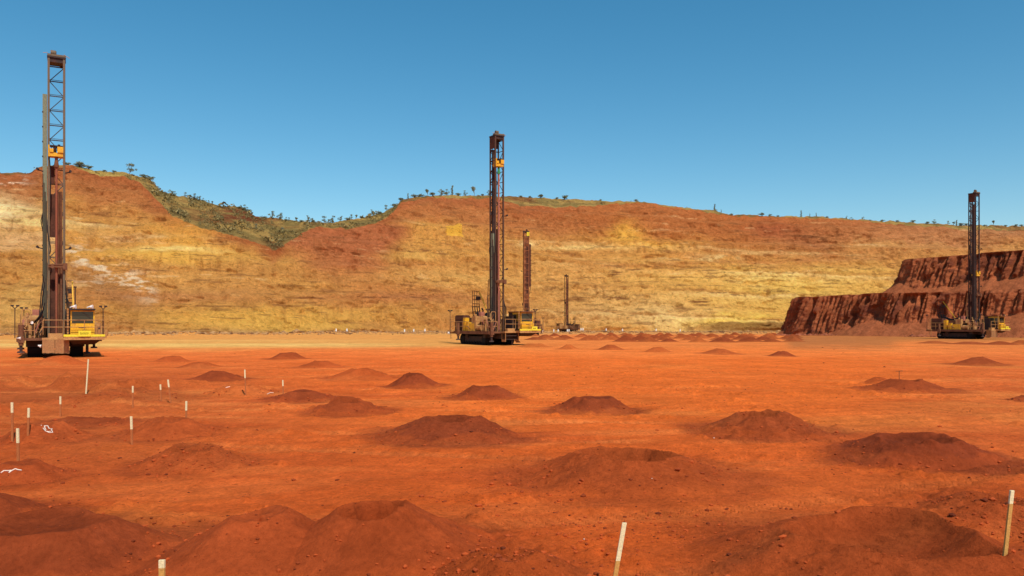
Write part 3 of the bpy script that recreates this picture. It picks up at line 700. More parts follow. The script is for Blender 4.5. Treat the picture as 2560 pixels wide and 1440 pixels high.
# ------------------------------------------------------------------ vegetation
def leaf_cloud(centers, n, size, rng, squash=.8):
    V = []; Fc = []
    for (c, r) in centers:
        for _ in range(n):
            d = Vector((rng.gauss(0, 1), rng.gauss(0, 1), rng.gauss(0, squash))); d = d.normalized() * r * rng.uniform(.35, 1.05)
            p = Vector(c) + Vector((d.x, d.y, d.z * squash)); s = size * rng.uniform(.6, 1.3)
            a = Vector((rng.gauss(0, 1), rng.gauss(0, 1), rng.gauss(0, 1))).normalized(); b = a.cross(Vector((rng.gauss(0, 1), rng.gauss(0, 1), rng.gauss(0, 1)))).normalized()
            k = len(V); V += [p - a * s, p - b * s * .5, p + a * s, p + b * s * .5]; Fc.append((k, k + 1, k + 2, k + 3))
    return V, Fc
def tree_meshes(seed, kind):
    rng = random.Random(seed); mb = MB(); cs = []
    if kind == 'spike':
        mb.tube((0, 0, -.3), (0.05, 0, 1.0), .035, .01)
        for k in range(7): cs.append(((rng.uniform(-.05, .05), rng.uniform(-.05, .05), .15 + k * .13), .15 - k * .012))
        V, Fc = leaf_cloud(cs, 26, .06, rng, 1.0)
    elif kind == 'bush':
        mb.tube((0, 0, -.2), (0, 0, .3), .03, .015)
        for k in range(9):
            a = rng.random() * 6.28; r = rng.uniform(0, .45); p = (math.cos(a) * r, math.sin(a) * r, rng.uniform(.25, .65)); cs.append((p, rng.uniform(.2, .34)))
            mb.tube((0, 0, .0), p, .02, .006, n=4)
        V, Fc = leaf_cloud(cs, 34, .08, rng)
    else:
        bend = rng.uniform(-.12, .12); fk = Vector((bend, 0, .22)); wd = rng.uniform(.34, .52)
        mb.tube((0, 0, -.25), fk, .025, .018)
        for k in range(rng.randint(8, 11)):
            a = rng.random() * 6.28; zz = rng.uniform(-1, 1); r = wd * math.sqrt(1 - zz * zz * .8) * rng.uniform(.3, 1); p = Vector((bend * 1.5 + math.cos(a) * r, math.sin(a) * r, .56 + zz * .34 + rng.uniform(-.06, .06)))
            mid = fk.lerp(p, .5) + Vector((0, 0, -.03)); mb.tube(fk, mid, .018, .012, n=5); mb.tube(mid, p, .012, .005, n=5)
            cs.append((p, rng.uniform(.12, .21)))
        V, Fc = leaf_cloud(cs, 40, .05, rng)
    tm = bpy.data.meshes.new("trunk"); tm.from_pydata(mb.v, [], mb.f); tm.materials.append(M_bark)
    cm = bpy.data.meshes.new("crown"); cm.from_pydata([tuple(v) for v in V], [], Fc)
    return tm, cm
lib = {}
for k in ('tree', 'bush', 'spike'):
    lib[k] = [tree_meshes(s * 11 + len(k), k) for s in range(5)]
for k in lib:
    for tm, cm in lib[k]: cm.materials.append(M_leaf)
pale_crowns = []
for tm, cm in lib['tree']:
    c2 = cm.copy(); c2.materials.clear(); c2.materials.append(M_leafp); pale_crowns.append((tm, c2))
def plant(pt, h, kind, label, cat, group, pale=False, wide=1.0, idx=0):
    tm, cm = (pale_crowns if pale else lib[kind])[idx % 5]
    nm = {'tree': 'eucalypt_tree', 'bush': 'bush', 'spike': 'sapling'}[kind]
    e = empty(nm, pt - Vector((0, 0, .25)), random.uniform(0, 6.28)); e.scale = (h * wide, h * wide, h)
    link(bpy.data.objects.new("trunk", tm), e); link(bpy.data.objects.new("crown", cm), e)
    tag(e, label, cat, group)
SEG = [
 ("on top of the left hill", "trees on the left hilltop", [(168,12,'bush',0),(190,10,'bush',0),(205,17,'bush',0),(222,11,'bush',0),(262,7,'bush',0),(285,8,'bush',0)]),
 ("below the left hilltop", "trees on the left hilltop", [(320,24,'tree',0),(362,12,'bush',0),(374,12,'bush',0)]),
 ("on the ridge descending from the left hilltop", "trees along the falling ridge", [(430,15,'tree',0),(438,13,'tree',0),(460,12,'tree',0),(474,12,'tree',0),(487,17,'tree',0),(497,14,'tree',0),(507,10,'tree',0),(523,9,'tree',0),(531,10,'tree',0),(559,12,'tree',0),(600,8,'bush',0),(612,16,'tree',0),(620,11,'bush',0)]),
 ("on the saddle between the two hilltops", "trees on the saddle", [(660,8,'bush',0),(681,20,'tree',0),(698,18,'tree',0),(714,11,'tree',0),(724,9,'tree',0),(742,12,'tree',0),(752,8,'bush',0),(773,18,'tree',0),(783,11,'tree',0),(812,17,'tree',0),(823,12,'tree',0),(832,19,'tree',0),(850,14,'tree',0),(868,9,'bush',0),(880,12,'tree',0),(890,13,'tree',0),(903,9,'bush',0)]),
 ("on the rising slope right of the saddle", "trees on the rising slope", [(934,16,'tree',0),(950,9,'bush',0),(966,14,'tree',0),(985,10,'bush',0),(1003,10,'bush',0),(1020,14,'spike',0),(1036,10,'bush',0),(1052,11,'bush',0)]),
 ("on the hilltop left of the centre mast", "trees on the middle hilltop", [(1068,18,'tree',0),(1082,11,'bush',0),(1103,18,'tree',0),(1118,16,'tree',0),(1130,22,'spike',0),(1146,9,'bush',0),(1162,14,'tree',0),(1205,7,'bush',0),(1222,14,'tree',0)]),
 ("on the skyline right of the centre mast", "trees on the right skyline", [(1300,6,'bush',0),(1325,6,'bush',0),(1352,11,'bush',0),(1393,7,'bush',0),(1411,13,'bush',0),(1500,5,'bush',0),(1590,7,'bush',0),(1786,15,'spike',0),(1804,8,'spike',0),(1830,6,'bush',0),(1905,10,'bush',0),(1925,6,'bush',0),(1945,5,'bush',0),(2002,15,'spike',0),(2024,8,'spike',0),(2040,9,'spike',0),(2068,5,'bush',0),(2117,7,'tree',0),(2158,7,'tree',0),(2175,5,'bush',0)]),
 ("on the far skyline left of the right mast", "trees on the right skyline", [(2205,7,'bush',0),(2243,6,'bush',0),(2280,8,'bush',0),(2318,8,'bush',0),(2336,11,'tree',0),(2370,9,'tree',0),(2383,10,'tree',0),(2391,14,'spike',0),(2402,9,'bush',0),(2416,8,'bush',0)]),
 ("on the skyline right of the right mast", "trees on the right skyline", [(2462,6,'bush',0),(2484,13,'tree',0),(2512,6,'bush',0),(2540,7,'bush',0),(2553,6,'bush',0)]),
]
kn = {'tree': ('tree', 'small dark eucalypt'), 'bush': ('bush', 'low dark bush'), 'spike': ('sapling', 'thin upright sapling')}
ii = 0
MORE_ORD = ORD + ["fifteenth", "sixteenth", "seventeenth", "eighteenth", "nineteenth", "twentieth"]
for (where, grp, L_) in SEG:
    cnt = {}
    for (u, h, k, _) in L_:
        cnt[k] = cnt.get(k, 0) + 1; tot = sum(1 for t in L_ if t[2] == k)
        p = hill_pt(u, .97); hm = h * p.y / F * 1.12
        lab = ("%s %s" % (kn[k][1], where)) if tot == 1 else ("%s %s, %s from the left" % (kn[k][1], where, MORE_ORD[cnt[k] - 1]))
        plant(p, hm, k, lab, kn[k][0], grp, wide=1.5 if k == 'bush' else (1.35 if u == 320 else 1.05), idx=ii); ii += 1
p = hill_pt(1186, .97); plant(p, 27 * p.y / F, 'tree', "tall pale grey gum tree on the middle hilltop just left of the centre mast", "tree", "trees on the middle hilltop", pale=True, idx=2)
for (u, t, h, lab) in ((640, .5, 15, "pale bare trunked gum on the green slope below the dark rock outcrop"), (706, .55, 15, "pale trunked gum low on the green slope above the red notch"), (1100, .6, 8, "pale gum at the edge of the middle hilltop")):
    p = hill_pt(u, t); plant(p, h * p.y / F, 'tree', lab, "tree", "pale gums on the slope", pale=True, idx=ii); ii += 1
# scrub: thousands of tussocks as one object
rg_ = np.random.RandomState(12); V = []; Fc = []
BV = []; 
cand = []
for _ in range(15000):
    u = rg_.uniform(-50, 2600) if rg_.rand() < .25 else rg_.uniform(340, 1060)
    t = rg_.uniform(0.02, .99); j = int(np.argmin(np.abs(US - u))); wpx = ve[j] - vs[j]
    if rg_.rand() > min(1, wpx / 45. + .04): continue
    cand.append((u, t))
cand = [c for c in cand if vnoise(np.array([c[0] / 22.]), np.array([c[1] * 4.]))[0] > -.25][:2100]
for (u, t) in cand:
    p = hill_pt(u + 0, t); p = p + Vector((rg_.normal(0, .3), rg_.normal(0, .5), 0)); s = rg_.gamma(3, .12) + .12
    if rg_.rand() < .1: s *= 2.2
    for _ in range(16):
        d = Vector(rg_.normal(0, 1, 3)).normalized(); c = p + Vector((d.x * s * .7, d.y * s * .7, abs(d.z) * s * .75)); a = Vector(rg_.normal(0, 1, 3)).normalized(); b = a.cross(Vector(rg_.normal(0, 1, 3))).normalized(); z = s * .26
        k = len(V); V += [c - a * z, c - b * z * .6, c + a * z, c + b * z * .6]; Fc.append((k, k + 1, k + 2, k + 3))
o = np_mesh("hill_scrub", np.array([tuple(v) for v in V]), np.array(Fc), M_scrub, smooth=False)
tag(o, "olive green scrub and spinifex tussocks covering the natural hill slope", "scrub", kind="stuff")

# ------------------------------------------------------------------ survey stakes
def stake(ut, vt, ub, vb_, lab, whole=False, wpx=None, frac=.33, mat=None, d=None, below=0):
    X, Y = uv2g(ub, vb_) if d is None else ((ub - 1280) / F * d, d)
    zb = surface_z(X, Y)
    zt = CAMH - (vt - HZ) * Y / F
    if d is None:   # move along the ray so that the foot meets the surface
        for _ in range(8):
            Y2_ = (CAMH - zb) * F / (vb_ - HZ); X = (ub - 1280) / F * Y2_; Y = Y2_; zb = .5 * zb + .5 * surface_z(X, Y)
        zt = CAMH - (vt - HZ) * Y / F
    w_ = .042 if wpx is None else wpx * Y / F
    e = empty("survey_stake", (X, Y, zb)); hgt = zt - zb; lean = (ut - ub) / F * Y
    def seg(a, b, mat, nm):
        mb = MB(); pa = Vector((lean * a, 0, hgt * a)); pb = Vector((lean * b, 0, hgt * b)); t = .5 * w_; k = .012
        mb.add([(pa.x - t, -k, pa.z), (pa.x + t, -k, pa.z), (pa.x + t, k, pa.z), (pa.x - t, k, pa.z), (pb.x - t, -k, pb.z), (pb.x + t, -k, pb.z), (pb.x + t, k, pb.z), (pb.x - t, k, pb.z)],
               [(0,3,2,1),(4,5,6,7),(0,1,5,4),(1,2,6,5),(2,3,7,6),(3,0,4,7)])
        mb.build(nm, mat, e)
    if whole: seg(-.15, .7, mat or M_stakew, "shaft"); seg(.7, 1.0, mat or M_stakew, "painted_top")
    else: seg(-.15, 1 - frac, M_stakeb if mat is None else mat, "shaft"); seg(1 - frac, 1.0, M_stakew, "painted_top")
    tag(e, lab, "stake", "wooden survey stakes")
stake(221, 898, 215, 985, "tallest all cream stake standing in front of the left rig", whole=True)
stake(612, 924, 614, 978, "stake with a kinked pale top standing in the flat crusted mound", frac=.36)
stake(707, 950, 708, 988, "short thin stake beside the broken sided dark mound", frac=.4)
stake(332, 965, 332, 1020, "pale topped stake below the dark clods of the left dirt ridge", frac=.3)
stake(401, 961, 403, 1003, "smallest stake just left of the slanting stake", frac=.32)
stake(420, 949, 427, 1008, "slanting stake leaning left behind the wide dull brown mound", frac=.32)
stake(466, 1003, 465, 1064, "pale topped stake on the right top of the wide dull brown mound", frac=.38)
stake(151, 991, 151, 1042, "pale topped stake behind the long low dark mound at left", frac=.38)
stake(30, 1006, 31, 1104, "leftmost stake with a pale top, behind the front left stake", frac=.26)
stake(72, 1020, 70, 1094, "stake right of the leftmost stake, with its shadow on the slope", frac=.33)
stake(44, 1071, 46, 1172, "front left stake with white tape at its foot", frac=.36)
stake(328, 1041, 330, 1112, "pale topped stake at the left end of the wide dull brown mound", frac=.45)
stake(1561, 1307, 1533, 1470, "leaning cream stake at the bottom edge right of centre", frac=.58, mat=M_stakey, wpx=11)
stake(2530, 1226, 2512, 1392, "tall thin yellowish stake leaning right by the right edge", whole=False, frac=.2, mat=M_stakey, wpx=9)
stake(405, 1400, 405, 1600, "thick stake top poking up at the bottom edge at left", frac=.08, mat=M_stakey, wpx=14, d=6.0)
# thin T rod on the hollow mound
X, Y = uv2g(2248, 968); z = surface_z(X, Y); e = empty("t_rod", (X, Y, z)); zt = CAMH - (928 - HZ) * Y / F - z
MB().tube((0, 0, -.1), (0, 0, zt), .014).build("shaft", M_brown, e); MB().tube((-.14, 0, zt), (.14, 0, zt + .01), .012).build("crossbar", M_brown, e)
tag(e, "thin brown T shaped rod standing on the hollow dark mound", "rod")
# tapes
def tape(pts, lab, w_=.012):
    P_ = []
    for (u, v) in pts:
        ya = np.arange(6.0, 45, .04); gz = g_full((u - 1280) / F * ya, ya); y = 45.
        for y_, gz_ in zip(ya, gz):
            if CAMH - (v - HZ) * y_ / F <= surface_z((u - 1280) / F * y_, y_, gz_) + .01: y = float(y_); break
        x = (u - 1280) / F * y; P_.append(Vector((x, y, surface_z(x, y) + w_ * .9)))
    mb = MB(); mb.path(P_, w_, n=5); o = mb.build("marking_tape", M_tape); tag(o, lab, "tape", "white marking tape"); return o
tape([(103,1063),(108,1072),(114,1080),(124,1082),(132,1083),(128,1076),(131,1073),(123,1073),(119,1066),(111,1066),(113,1072),(119,1079),(127,1080)], "looped white tape lying on the slope of the brown mound", .009)
tape([(2,1184),(10,1178),(20,1180),(28,1177),(22,1182),(30,1181),(38,1176),(44,1174),(50,1178),(54,1180)], "crumpled white tape draped at the foot of the front left stake", .010)
tape([(564,970),(570,968),(575,967)], "short white tape scrap on the flat crusted mound", .012)
tape([(668,985),(676,982),(684,982)], "short white tape scrap by the short thin stake", .012)
# ------------------------------------------------------------------ white markers along the windrow
MK = [840, 867, 1011, 1034, 1062, 1357, 1384, 1395, 1418, 1422, 1452, 1457, 1515, 1556, 1640, 1700]
nmk = 0
for k, u in enumerate(MK):
    qv = (u - 1280) / F; y = float(windrow_y(qv)) - 1.5; x = qv * y; z = float(g_full(np.array([x]), np.array([y]))[0])
    mb = MB(); mb.tube((0, 0, -.1), (.03, 0, .55), .05, .05, n=8); mb.tube((.03, 0, .3), (.04, 0, .95), .19, .13, n=10)
    o = mb.build("marker_post", M_lamp); o.location = (x, y, z)
    side = "left" if u < 1200 else "right"
    kk = k if u < 1200 else k - 5
    tag(o, "white marker on the rubble line, %s one to the right of %s" % (ORD[kk], "the left rig" if u < 1200 else "the centre rig"), "marker", "white markers along the rubble line")
y = 210.; x = (1124 - 1280) / F * y; z = float(g_full(np.array([x]), np.array([y]))[0])
o = stones("white_boulder", np.array([(0., 0., .3)]), np.array([.75]), M_lamp, 3, None, None, .8); o.location = (x, y, z + .1)
del o["kind"]; tag(o, "white block shape lying behind the centre rig's rear corner", "boulder")

# ------------------------------------------------------------------ drill rigs
def lettering(txt, parent, loc, size, mat, name="lettering"):
    cu = bpy.data.curves.new("tmp", 'FONT'); cu.body = txt; cu.size = size; cu.extrude = .004; cu.align_x = 'CENTER'; cu.align_y = 'CENTER'
    to = bpy.data.objects.new("tmp", cu); sc.collection.objects.link(to)
    dg = bpy.context.evaluated_depsgraph_get(); me = bpy.data.meshes.new_from_object(to.evaluated_get(dg)); bpy.data.objects.remove(to)
    me.materials.clear(); me.materials.append(mat)
    o = link(bpy.data.objects.new(name, me), parent); o.location = loc; o.rotation_euler = (R(90), 0, 0); return o

def drill_rig(label, u, d, psi, head_z, far=False, sc_=1.0, pipe=None, mastm=None, latm=None, lamps=False, sign=None, green=False, colh=20.4, wear=False, curtain=True, guard=False, topsign=False, rackside=False, colm=None):
    X = (u - 1280) / F * d; zg = float(np.interp(d, GY, GZ)) - .02
    t = empty("drill_rig", (X, d, zg), R(psi)); t.scale = (.88 * sc_, .88 * sc_, sc_)
    tag(t, label, "drill rig", "blast hole drill rigs on the pit floor")
    pipe = pipe or M_pipe; mastm = mastm or M_mastg; latm = latm or M_mastb; colm = colm or M_col
    # tracks
    for x0, x1 in ((-2.2, -1.15), (1.05, 2.1)):
        mb = MB(); y0, y1, r = 1.9, 7.2, .56; n = 64; per = 2 * (y1 - y0) + 2 * math.pi * r
        for k in range(n):
            s = per * k / n
            if s < y1 - y0: c = Vector((0, y0 + s, 2 * r)); a = 0
            elif s < y1 - y0 + math.pi * r: th_ = (s - (y1 - y0)) / r; c = Vector((0, y1 + r * math.sin(th_), r + r * math.cos(th_))); a = -th_
            elif s < 2 * (y1 - y0) + math.pi * r: c = Vector((0, y1 - (s - (y1 - y0) - math.pi * r), 0)); a = math.pi
            else: th_ = math.pi + (s - 2 * (y1 - y0) - math.pi * r) / r; c = Vector((0, y0 + r * math.sin(th_), r + r * math.cos(th_))); a = -th_
            M = Matrix.Translation(c + Vector((0, 0, .06))) @ Matrix.Rotation(a, 4, 'X'); sh = MB()
            sh.box(x0, x1, -.115, .115, -.045, .035); sh.box(x0, x1, -.11, -.07, .03, .07)
            mb.add([M @ Vector(v) for v in sh.v], sh.f)
        tr = mb.build("track", M_track, t)
        fr_ = MB(); fr_.box(x0 + .12, x1 - .12, y0 + .2, y1 - .2, .3, .95)
        fr_.build("track_frame", M_dark, tr)
        ro = MB()
        for k in range(8):
            yy_ = y0 + .3 + k * (y1 - y0 - .6) / 7
            ro.tube((x0 + .05, yy_, .28), (x1 - .05, yy_, .28), .17, n=12)
        for yy_ in (y0, y1): ro.tube((x0 + .04, yy_, .62), (x1 - .04, yy_, .62), .44, n=16)
        ro.build("roller", M_track, tr)
    mb = MB(); mb.box(-1.0, .95, -.4, 8.4, .72, 1.3); mb.box(-2.3, 2.2, 1.2, 1.8, .8, 1.3); mb.box(-2.3, 2.2, 5.6, 6.2, .8, 1.3); mb.build("chassis", M_dark, t)
    mb = MB(); mb.box(-2.85, 3.5, -.55, 9.3, 1.31, 1.5); mb.box(-2.9, -2.75, -.6, 9.4, 1.22, 1.54); mb.box(-2.9, 3.55, 9.3, 9.45, 1.22, 1.54); mb.box(3.42, 3.55, -.3, 9.3, 1.22, 1.54)
    mb.build("deck", M_brown, t)
    # front yellow deck
    mb = MB(); mb.box(.62, 3.72, -2.25, -.56, 1.36, 1.6); fd = mb.build("front_deck", M_tan, t)
    MB().box(.60, 3.74, -2.28, -2.1, 1.605, 1.77).build("yellow_edge", M_bright, fd)
    mb = MB(); mb.add([(1.0,-1.9,1.36),(3.5,-1.9,1.36),(3.2,-.6,1.36),(1.0,-.6,1.36),(1.3,-1.2,1.02),(3.0,-1.2,1.02),(2.9,-.6,.98),(1.3,-.6,.98)],[(0,1,5,4),(1,2,6,5),(0,4,7,3),(4,5,6,7),(2,3,7,6)]); mb.build("deck_bracket", M_dark, fd)
    # dust curtains
    if not curtain:
        mb = MB(); mb.box(-.95, .95, -1.3, -1.2, .62, .7); mb.box(-.95, .95, -1.3, -1.2, 1.0, 1.1); mb.box(.1, .18, -1.2, -1.1, .06, .7); mb.box(-.95, -.85, -1.3, -.6, .62, 1.31); mb.box(.85, .95, -1.3, -.6, .62, 1.31); mb.build("curtain_frame", M_dark, t)
    for a, b, zb in ((-.98, -.07, .38), (-.03, 1.02, .34)) if curtain else ():
        mb = MB(); n = 7
        for k in range(n):
            xa = a + (b - a) * k / n; xb = a + (b - a) * (k + 1) / n; yo = -1.42 + .03 * math.sin(k * 2.1)
            mb.box(xa, xb + .004, yo, yo + .04, zb + .02 * math.sin(k * 1.7), 1.36)
        mb.build("dust_curtain", M_curtain, t)
    mb = MB(); mb.box(-.95, -.9, -1.38, -.5, .4, 1.34); mb.box(.95, 1.0, -1.38, -.5, .4, 1.34); mb.box(-1.0, 1.0, -1.36, -.56, 1.37, 1.52); mb.box(-.55, .55, -1.2, -.7, 1.52, 1.85)
    mb.build("drill_table", M_tan, t)
    # cab
    mb = MB(); x0, x1, y0, y1 = 1.12, 2.95, -1.75, 1.1
    mb.box(x0, x1, y0 + .12, y1, 1.52, 2.6); mb.box(x0, x1, y1 - .9, y1, 2.6, 3.6)
    for xx_ in (x0, x1 - .1): mb.box(xx_, xx_ + .1, y0 + .1, y0 + .2, 2.6, 3.58); 
    mb.box(x0 + .1, x1 - .1, y0 + .1, y0 + .2, 3.5, 3.58); mb.box(x0, x0 + .08, y0 + .2, y1 - .9, 3.4, 3.6); mb.box(x1 - .08, x1, y0 + .2, y1 - .9, 3.4, 3.6)
    mb.box(x0 - .03, x0, -.9, -.82, 1.6, 3.5); mb.box(x0 - .03, x0, .0, .08, 1.6, 3.5)
    cab = mb.build("cab", M_yellow if sign else M_tan, t)
    MB().box(x0 + .1, x1 - .1, y0 + .13, y0 + .16, 2.62, 3.5).build("window", M_glass, cab)
    MB().box(x0 + .03, x0 + .06, y0 + .22, y1 - .92, 2.62, 3.38).build("window", M_glass, cab)
    MB().box(x1 - .06, x1 - .03, y0 + .22, y1 - .92, 2.62, 3.38).build("window", M_glass, cab)
    MB().box(x0 - .035, x0 - .031, -.1, .95, 1.6, 3.35).build("door", M_brown, cab)
    if not lamps: MB().box(x0 - .03, x0 - .002, y0 + .25, y1 - .02, 1.54, 2.62).box(x0 - .03, x0 - .002, y1 - .88, y1 - .02, 2.62, 3.58).build("side_panel", M_mastd, cab)
    mb = MB(); mb.box(x0 - .1, x1 + .06, y0 - .25, y1 + .1, 3.62, 3.72); mb.box(x0, x1, y0 - .1, y1, 3.6, 3.62); mb.build("roof", M_dark if lamps else M_brown, cab)
    MB().bar((x0 + .85, y0 + .08, 3.5), (x1 - .3, y0 + .08, 3.0), .03).build("wiper", M_dark, cab)
    mb = MB(); mb.box(x0 + .02, x1 - .02, y0 - .12, y0 + .1, 1.78, 2.42); mb.box(x0 + .02, x1 - .02, y0 - .16, y0 - .12, 2.12, 2.4); mb.build("front_panel", M_yellow, cab)
    MB().box(x0 + .6, x1 - .7, y0 - .175, y0 - .165, 2.26, 2.30).build("grille_slot", M_dark, cab)
    for xx_ in (x0 + .25, x1 - .3):
        mb = MB()
        if lamps: mb.tube((xx_ - .18, y0 - .1, 3.86), (xx_ + .16, y0 - .22, 3.86), .03, .17, n=14); mb.tube((xx_ - .28, y0 - .02, 3.8), (xx_ - .16, y0 - .1, 3.85), .05)
        else: mb.tube((xx_, y0 - .05, 3.8), (xx_, y0 - .2, 3.8), .08, .09, n=10)
        mb.build("work_light", M_lamp if lamps else M_tan, cab)
    # air hose bellows beside cab
    mb = MB()
    for k in range(9): mb.tube((x0 - .2, y0 + .2, 1.8 + k * .22), (x0 - .2, y0 + .2, 1.98 + k * .22), .07, .09, n=10)
    mb.build("air_duct", M_tan, t)
    # sign
    if sign:
        sx0, sx1 = sign[1]; mb = MB(); mb.box(sx0, sx1, -2.36, -2.33, 1.62, 2.06); sg = mb.build("number_sign", M_bright, t)
        lettering(sign[0], sg, ((sx0 + sx1) / 2 - .04, -2.366, 1.84), sign[2], M_ink)
    # mast
    hw = .68; yb0, yb1 = -.1, 1.25; zt = 23.3
    mb = MB()
    for (x, y, w_) in ((-hw, yb0, .17), (hw - .17, yb0, .17), (-hw, yb1 - .14, .14), (hw - .14, yb1 - .14, .14)): mb.box(x, x + w_, y, y + w_, 1.2, zt)
    mast = mb.build("mast", mastm, t)
    lb = MB(); bay = 1.16; z = 2.0; k = 0
    while z < zt - .3:
        z2 = min(z + bay, zt - .1)
        yk = yb1 - .05; xi = hw - .1
        lb.bar((-xi, yk, z), (xi, yk, z), .075); lb.bar((-xi, yk, z + .12), (xi, yk, z + .12), .035)
        lb.bar((-xi if k % 2 else xi, yk, z), (xi if k % 2 else -xi, yk, z2), .06)
        for xs in (-hw + .05, hw - .05):
            lb.bar((xs, yb0 + .1, z), (xs, yb1 - .1, z), .06)
            lb.bar((xs, yb0 + .1 if k % 2 else yb1 - .1, z), (xs, yb1 - .1 if k % 2 else yb0 + .1, z2), .05)
        z += bay; k += 1
    lb.build("lattice", latm, mast)
    mb = MB(); mb.box(-hw - .04, hw + .04, yb0 - .06, yb1 + .04, zt - .02, zt + .1); mb.box(-hw + .02, hw - .02, yb0 + .05, yb1 - .05, zt - .35, zt - .03); mb.build("crown_block", M_dark, mast)
    mb = MB(); mb.box(-hw - .02, hw + .06, yb0 - .02, yb0 + .5, zt + .1, zt + .26); mb.tube((-.1, .4, zt + .1), (-.1, .4, zt + .62), .1, n=8)
    mb.tube((-.45, .2, zt + .42), (-.05, .2, zt + .42), .2, n=14); mb.build("crown_cap", M_mastg if not far else M_rust, mast)
    mb = MB(); mb.tube((hw - .1, 0, zt + .34), (hw + .35, 0, zt + .12), .02); mb.tube((-hw, 0, zt + .34), (-hw - .35, 0, zt + .3), .015); mb.build("antenna", M_tan, mast)
    # back plates
    mb = MB(); mb.box(-hw + .15, hw - .15, yb1 - .2, yb1 - .12, 1.6, 7.2); mb.box(-hw + .15, .05, yb1 - .22, yb1 - .14, 9.4, 12.8 if not far else 20); mb.box(-hw + .16, -.15, yb1 - .25, yb1 - .15, 13.6, 15.0)
    mb.build("back_plate", M_rust, mast)
    if wear: MB().box(-hw + .2, -.05, yb1 - .27, yb1 - .24, 7.2, zt - 1.4).build('wear_plate', M_dark, mast)
    if guard:
        mb = MB(); mb.box(-hw - .02, -hw + .01, yb0 + .18, yb1 - .16, zt - 1.4, zt - .1)
        for kk in range(5): mb.box(-hw - .04, -hw + .0, yb0 + .18, yb1 - .16, zt - 1.35 + kk * .27, zt - 1.27 + kk * .27)
        mb.build("louvre_guard", M_rust, mast)
        MB().box(.02, hw - .18, yb1 - .3, yb1 - .22, zt - 1.25, zt - .4).build("dark_panel", M_dark, mast)
    if far:
        mb = MB(); mb.box(-hw + .1, hw - .1, yb1 - .24, yb1 - .16, 2, zt - 1.6); 
        for kk in range(14): mb.box(-hw, hw, yb1, yb1 + .06, 3 + kk * 1.45, 3.12 + kk * 1.45)
        mb.build("mast_skin", M_farrust, mast)
        mb = MB(); mb.box(-hw - .05, hw + .05, yb1 + .02, yb1 + .1, zt - 1.3, zt - 1.18); mb.box(-hw - .05, hw + .05, yb1 + .02, yb1 + .1, zt - .1, zt + .02); mb.bar((-hw, yb1 + .06, zt - 1.2), (hw * .1, yb1 + .06, zt), .08); mb.bar((-hw, yb1 + .06, zt), (hw * .1, yb1 + .06, zt - 1.2), .08); mb.build("crown_brace", M_dark, mast)
    if topsign:
        MB().box(-hw - .02, -hw + .62, yb1 + .12, yb1 + .16, zt - 1.0, zt - .15).build("yellow_plate", M_bright, mast)
        mb = MB()
        for kk in range(3): mb.box(-hw + .08, -hw + .5, yb1 + .165, yb1 + .17, zt - .85 + kk * .24, zt - .79 + kk * .24)
        mb.build("plate_marking", M_ink, mast)
    # service column on the left
    xc = -hw - .02; mb = MB()
    if not rackside:
        mb.box(xc - .36, xc - .02, .02, .3, 2.6, colh); mb.build("service_column", colm, t)
        mb = MB()
        for kk in range(int((colh - 4) / 1.15)): mb.box(xc - .40, xc - .3, .0, .1, 4 + kk * 1.15, 4.1 + kk * 1.15)
        for kk in range(4): mb.tube((xc - .33 + kk * .09, -.05, 2.2), (xc - .33 + kk * .09, -.05, min(14.2, colh) - kk * .7), .03)
        mb.build("cable_run", M_dark, t)
    else:
        mb.box(xc - .5, xc - .1, .5, .9, 11.0, 20.5)
        for kk in range(9): mb.box(xc - .6, xc - .02, .45, .95, 11.2 + kk * 1.1, 11.45 + kk * 1.1)
        mb.build("service_column", M_rust, t)
    # rotary head
    hz = head_z; hd = MB()
    hd.box(-.52, .52, -.22, .75, hz - .3, hz - .02); hd.box(.08, .54, -.32, .5, hz, hz + .45); hd.box(-.5, -.22, -.3, .4, hz + .0, hz + .28)
    hd.box(-.62, -.52, -.3, .3, hz - .35, hz + .55)
    head = hd.build("rotary_head", M_yellow if not far else M_rust, t)
    mb = MB(); mb.tube((-.12, .1, hz), (-.12, .1, hz + .5), .13, n=10); mb.tube((.2, -.1, hz + .45), (.2, -.1, hz + .65), .1, n=10); mb.box(-.5, .5, -.1, .6, hz + .5, hz + .58)
    for a in range(6): mb.tube((-.4 + a * .15, -.25, hz + .1), (-.35 + a * .15, -.28, hz + .5), .025)
    mb.build("head_motor", M_dark, head)
    MB().tube((-.0, .1, hz - .3), (-.0, .1, hz - .55), .14, .12, n=12).tube((-.0, .1, hz - .55), (-.0, .1, hz - 1.1), .13, .22, n=12).build("swivel", M_green if green else M_brown, head)
    MB().tube((0, .1, 1.6), (0, .1, hz - 1.1), .095, n=12).build("drill_pipe", pipe, t)
    mb = MB(); mb.tube((.36, .45, 1.8), (.36, .45, 6.1), .085, n=10); mb.tube((.36, .75, 1.8), (.36, .75, 13.0), .1, n=10); mb.tube((.16, .8, 1.8), (.16, .8, 13.0), .1, n=10)
    mb.build("spare_pipe", M_brown, t)
    mb = MB(); mb.box(-.62, .74, -.3, .2, 6.95, 7.1); mb.tube((-.6, -.3, 7.15), (.8, -.3, 7.2), .07); mb.box(.5, .86, -.4, -.1, 6.8, 7.3); mb.tube((-.3, -.36, 7.0), (-.3, -.2, 7.0), .14, n=10); mb.build("pipe_clamp", M_brown, t)
    for z_ in (8.4, 14.4):
        for sx_ in (-1, 1):
            mb = MB(); xo = sx_ * (hw + .0) + (-.36 if sx_ < 0 and not rackside else 0); mb.tube((xo, .1, z_), (xo + sx_ * .42, -.1, z_ + .08), .045); mb.tube((xo + sx_ * .3, -.02, z_ + .05), (xo + sx_ * .42, -.28, z_ + .12), .06, .11, n=10); mb.build("light_arm", M_dark, t)
    # hoses
    pts = []
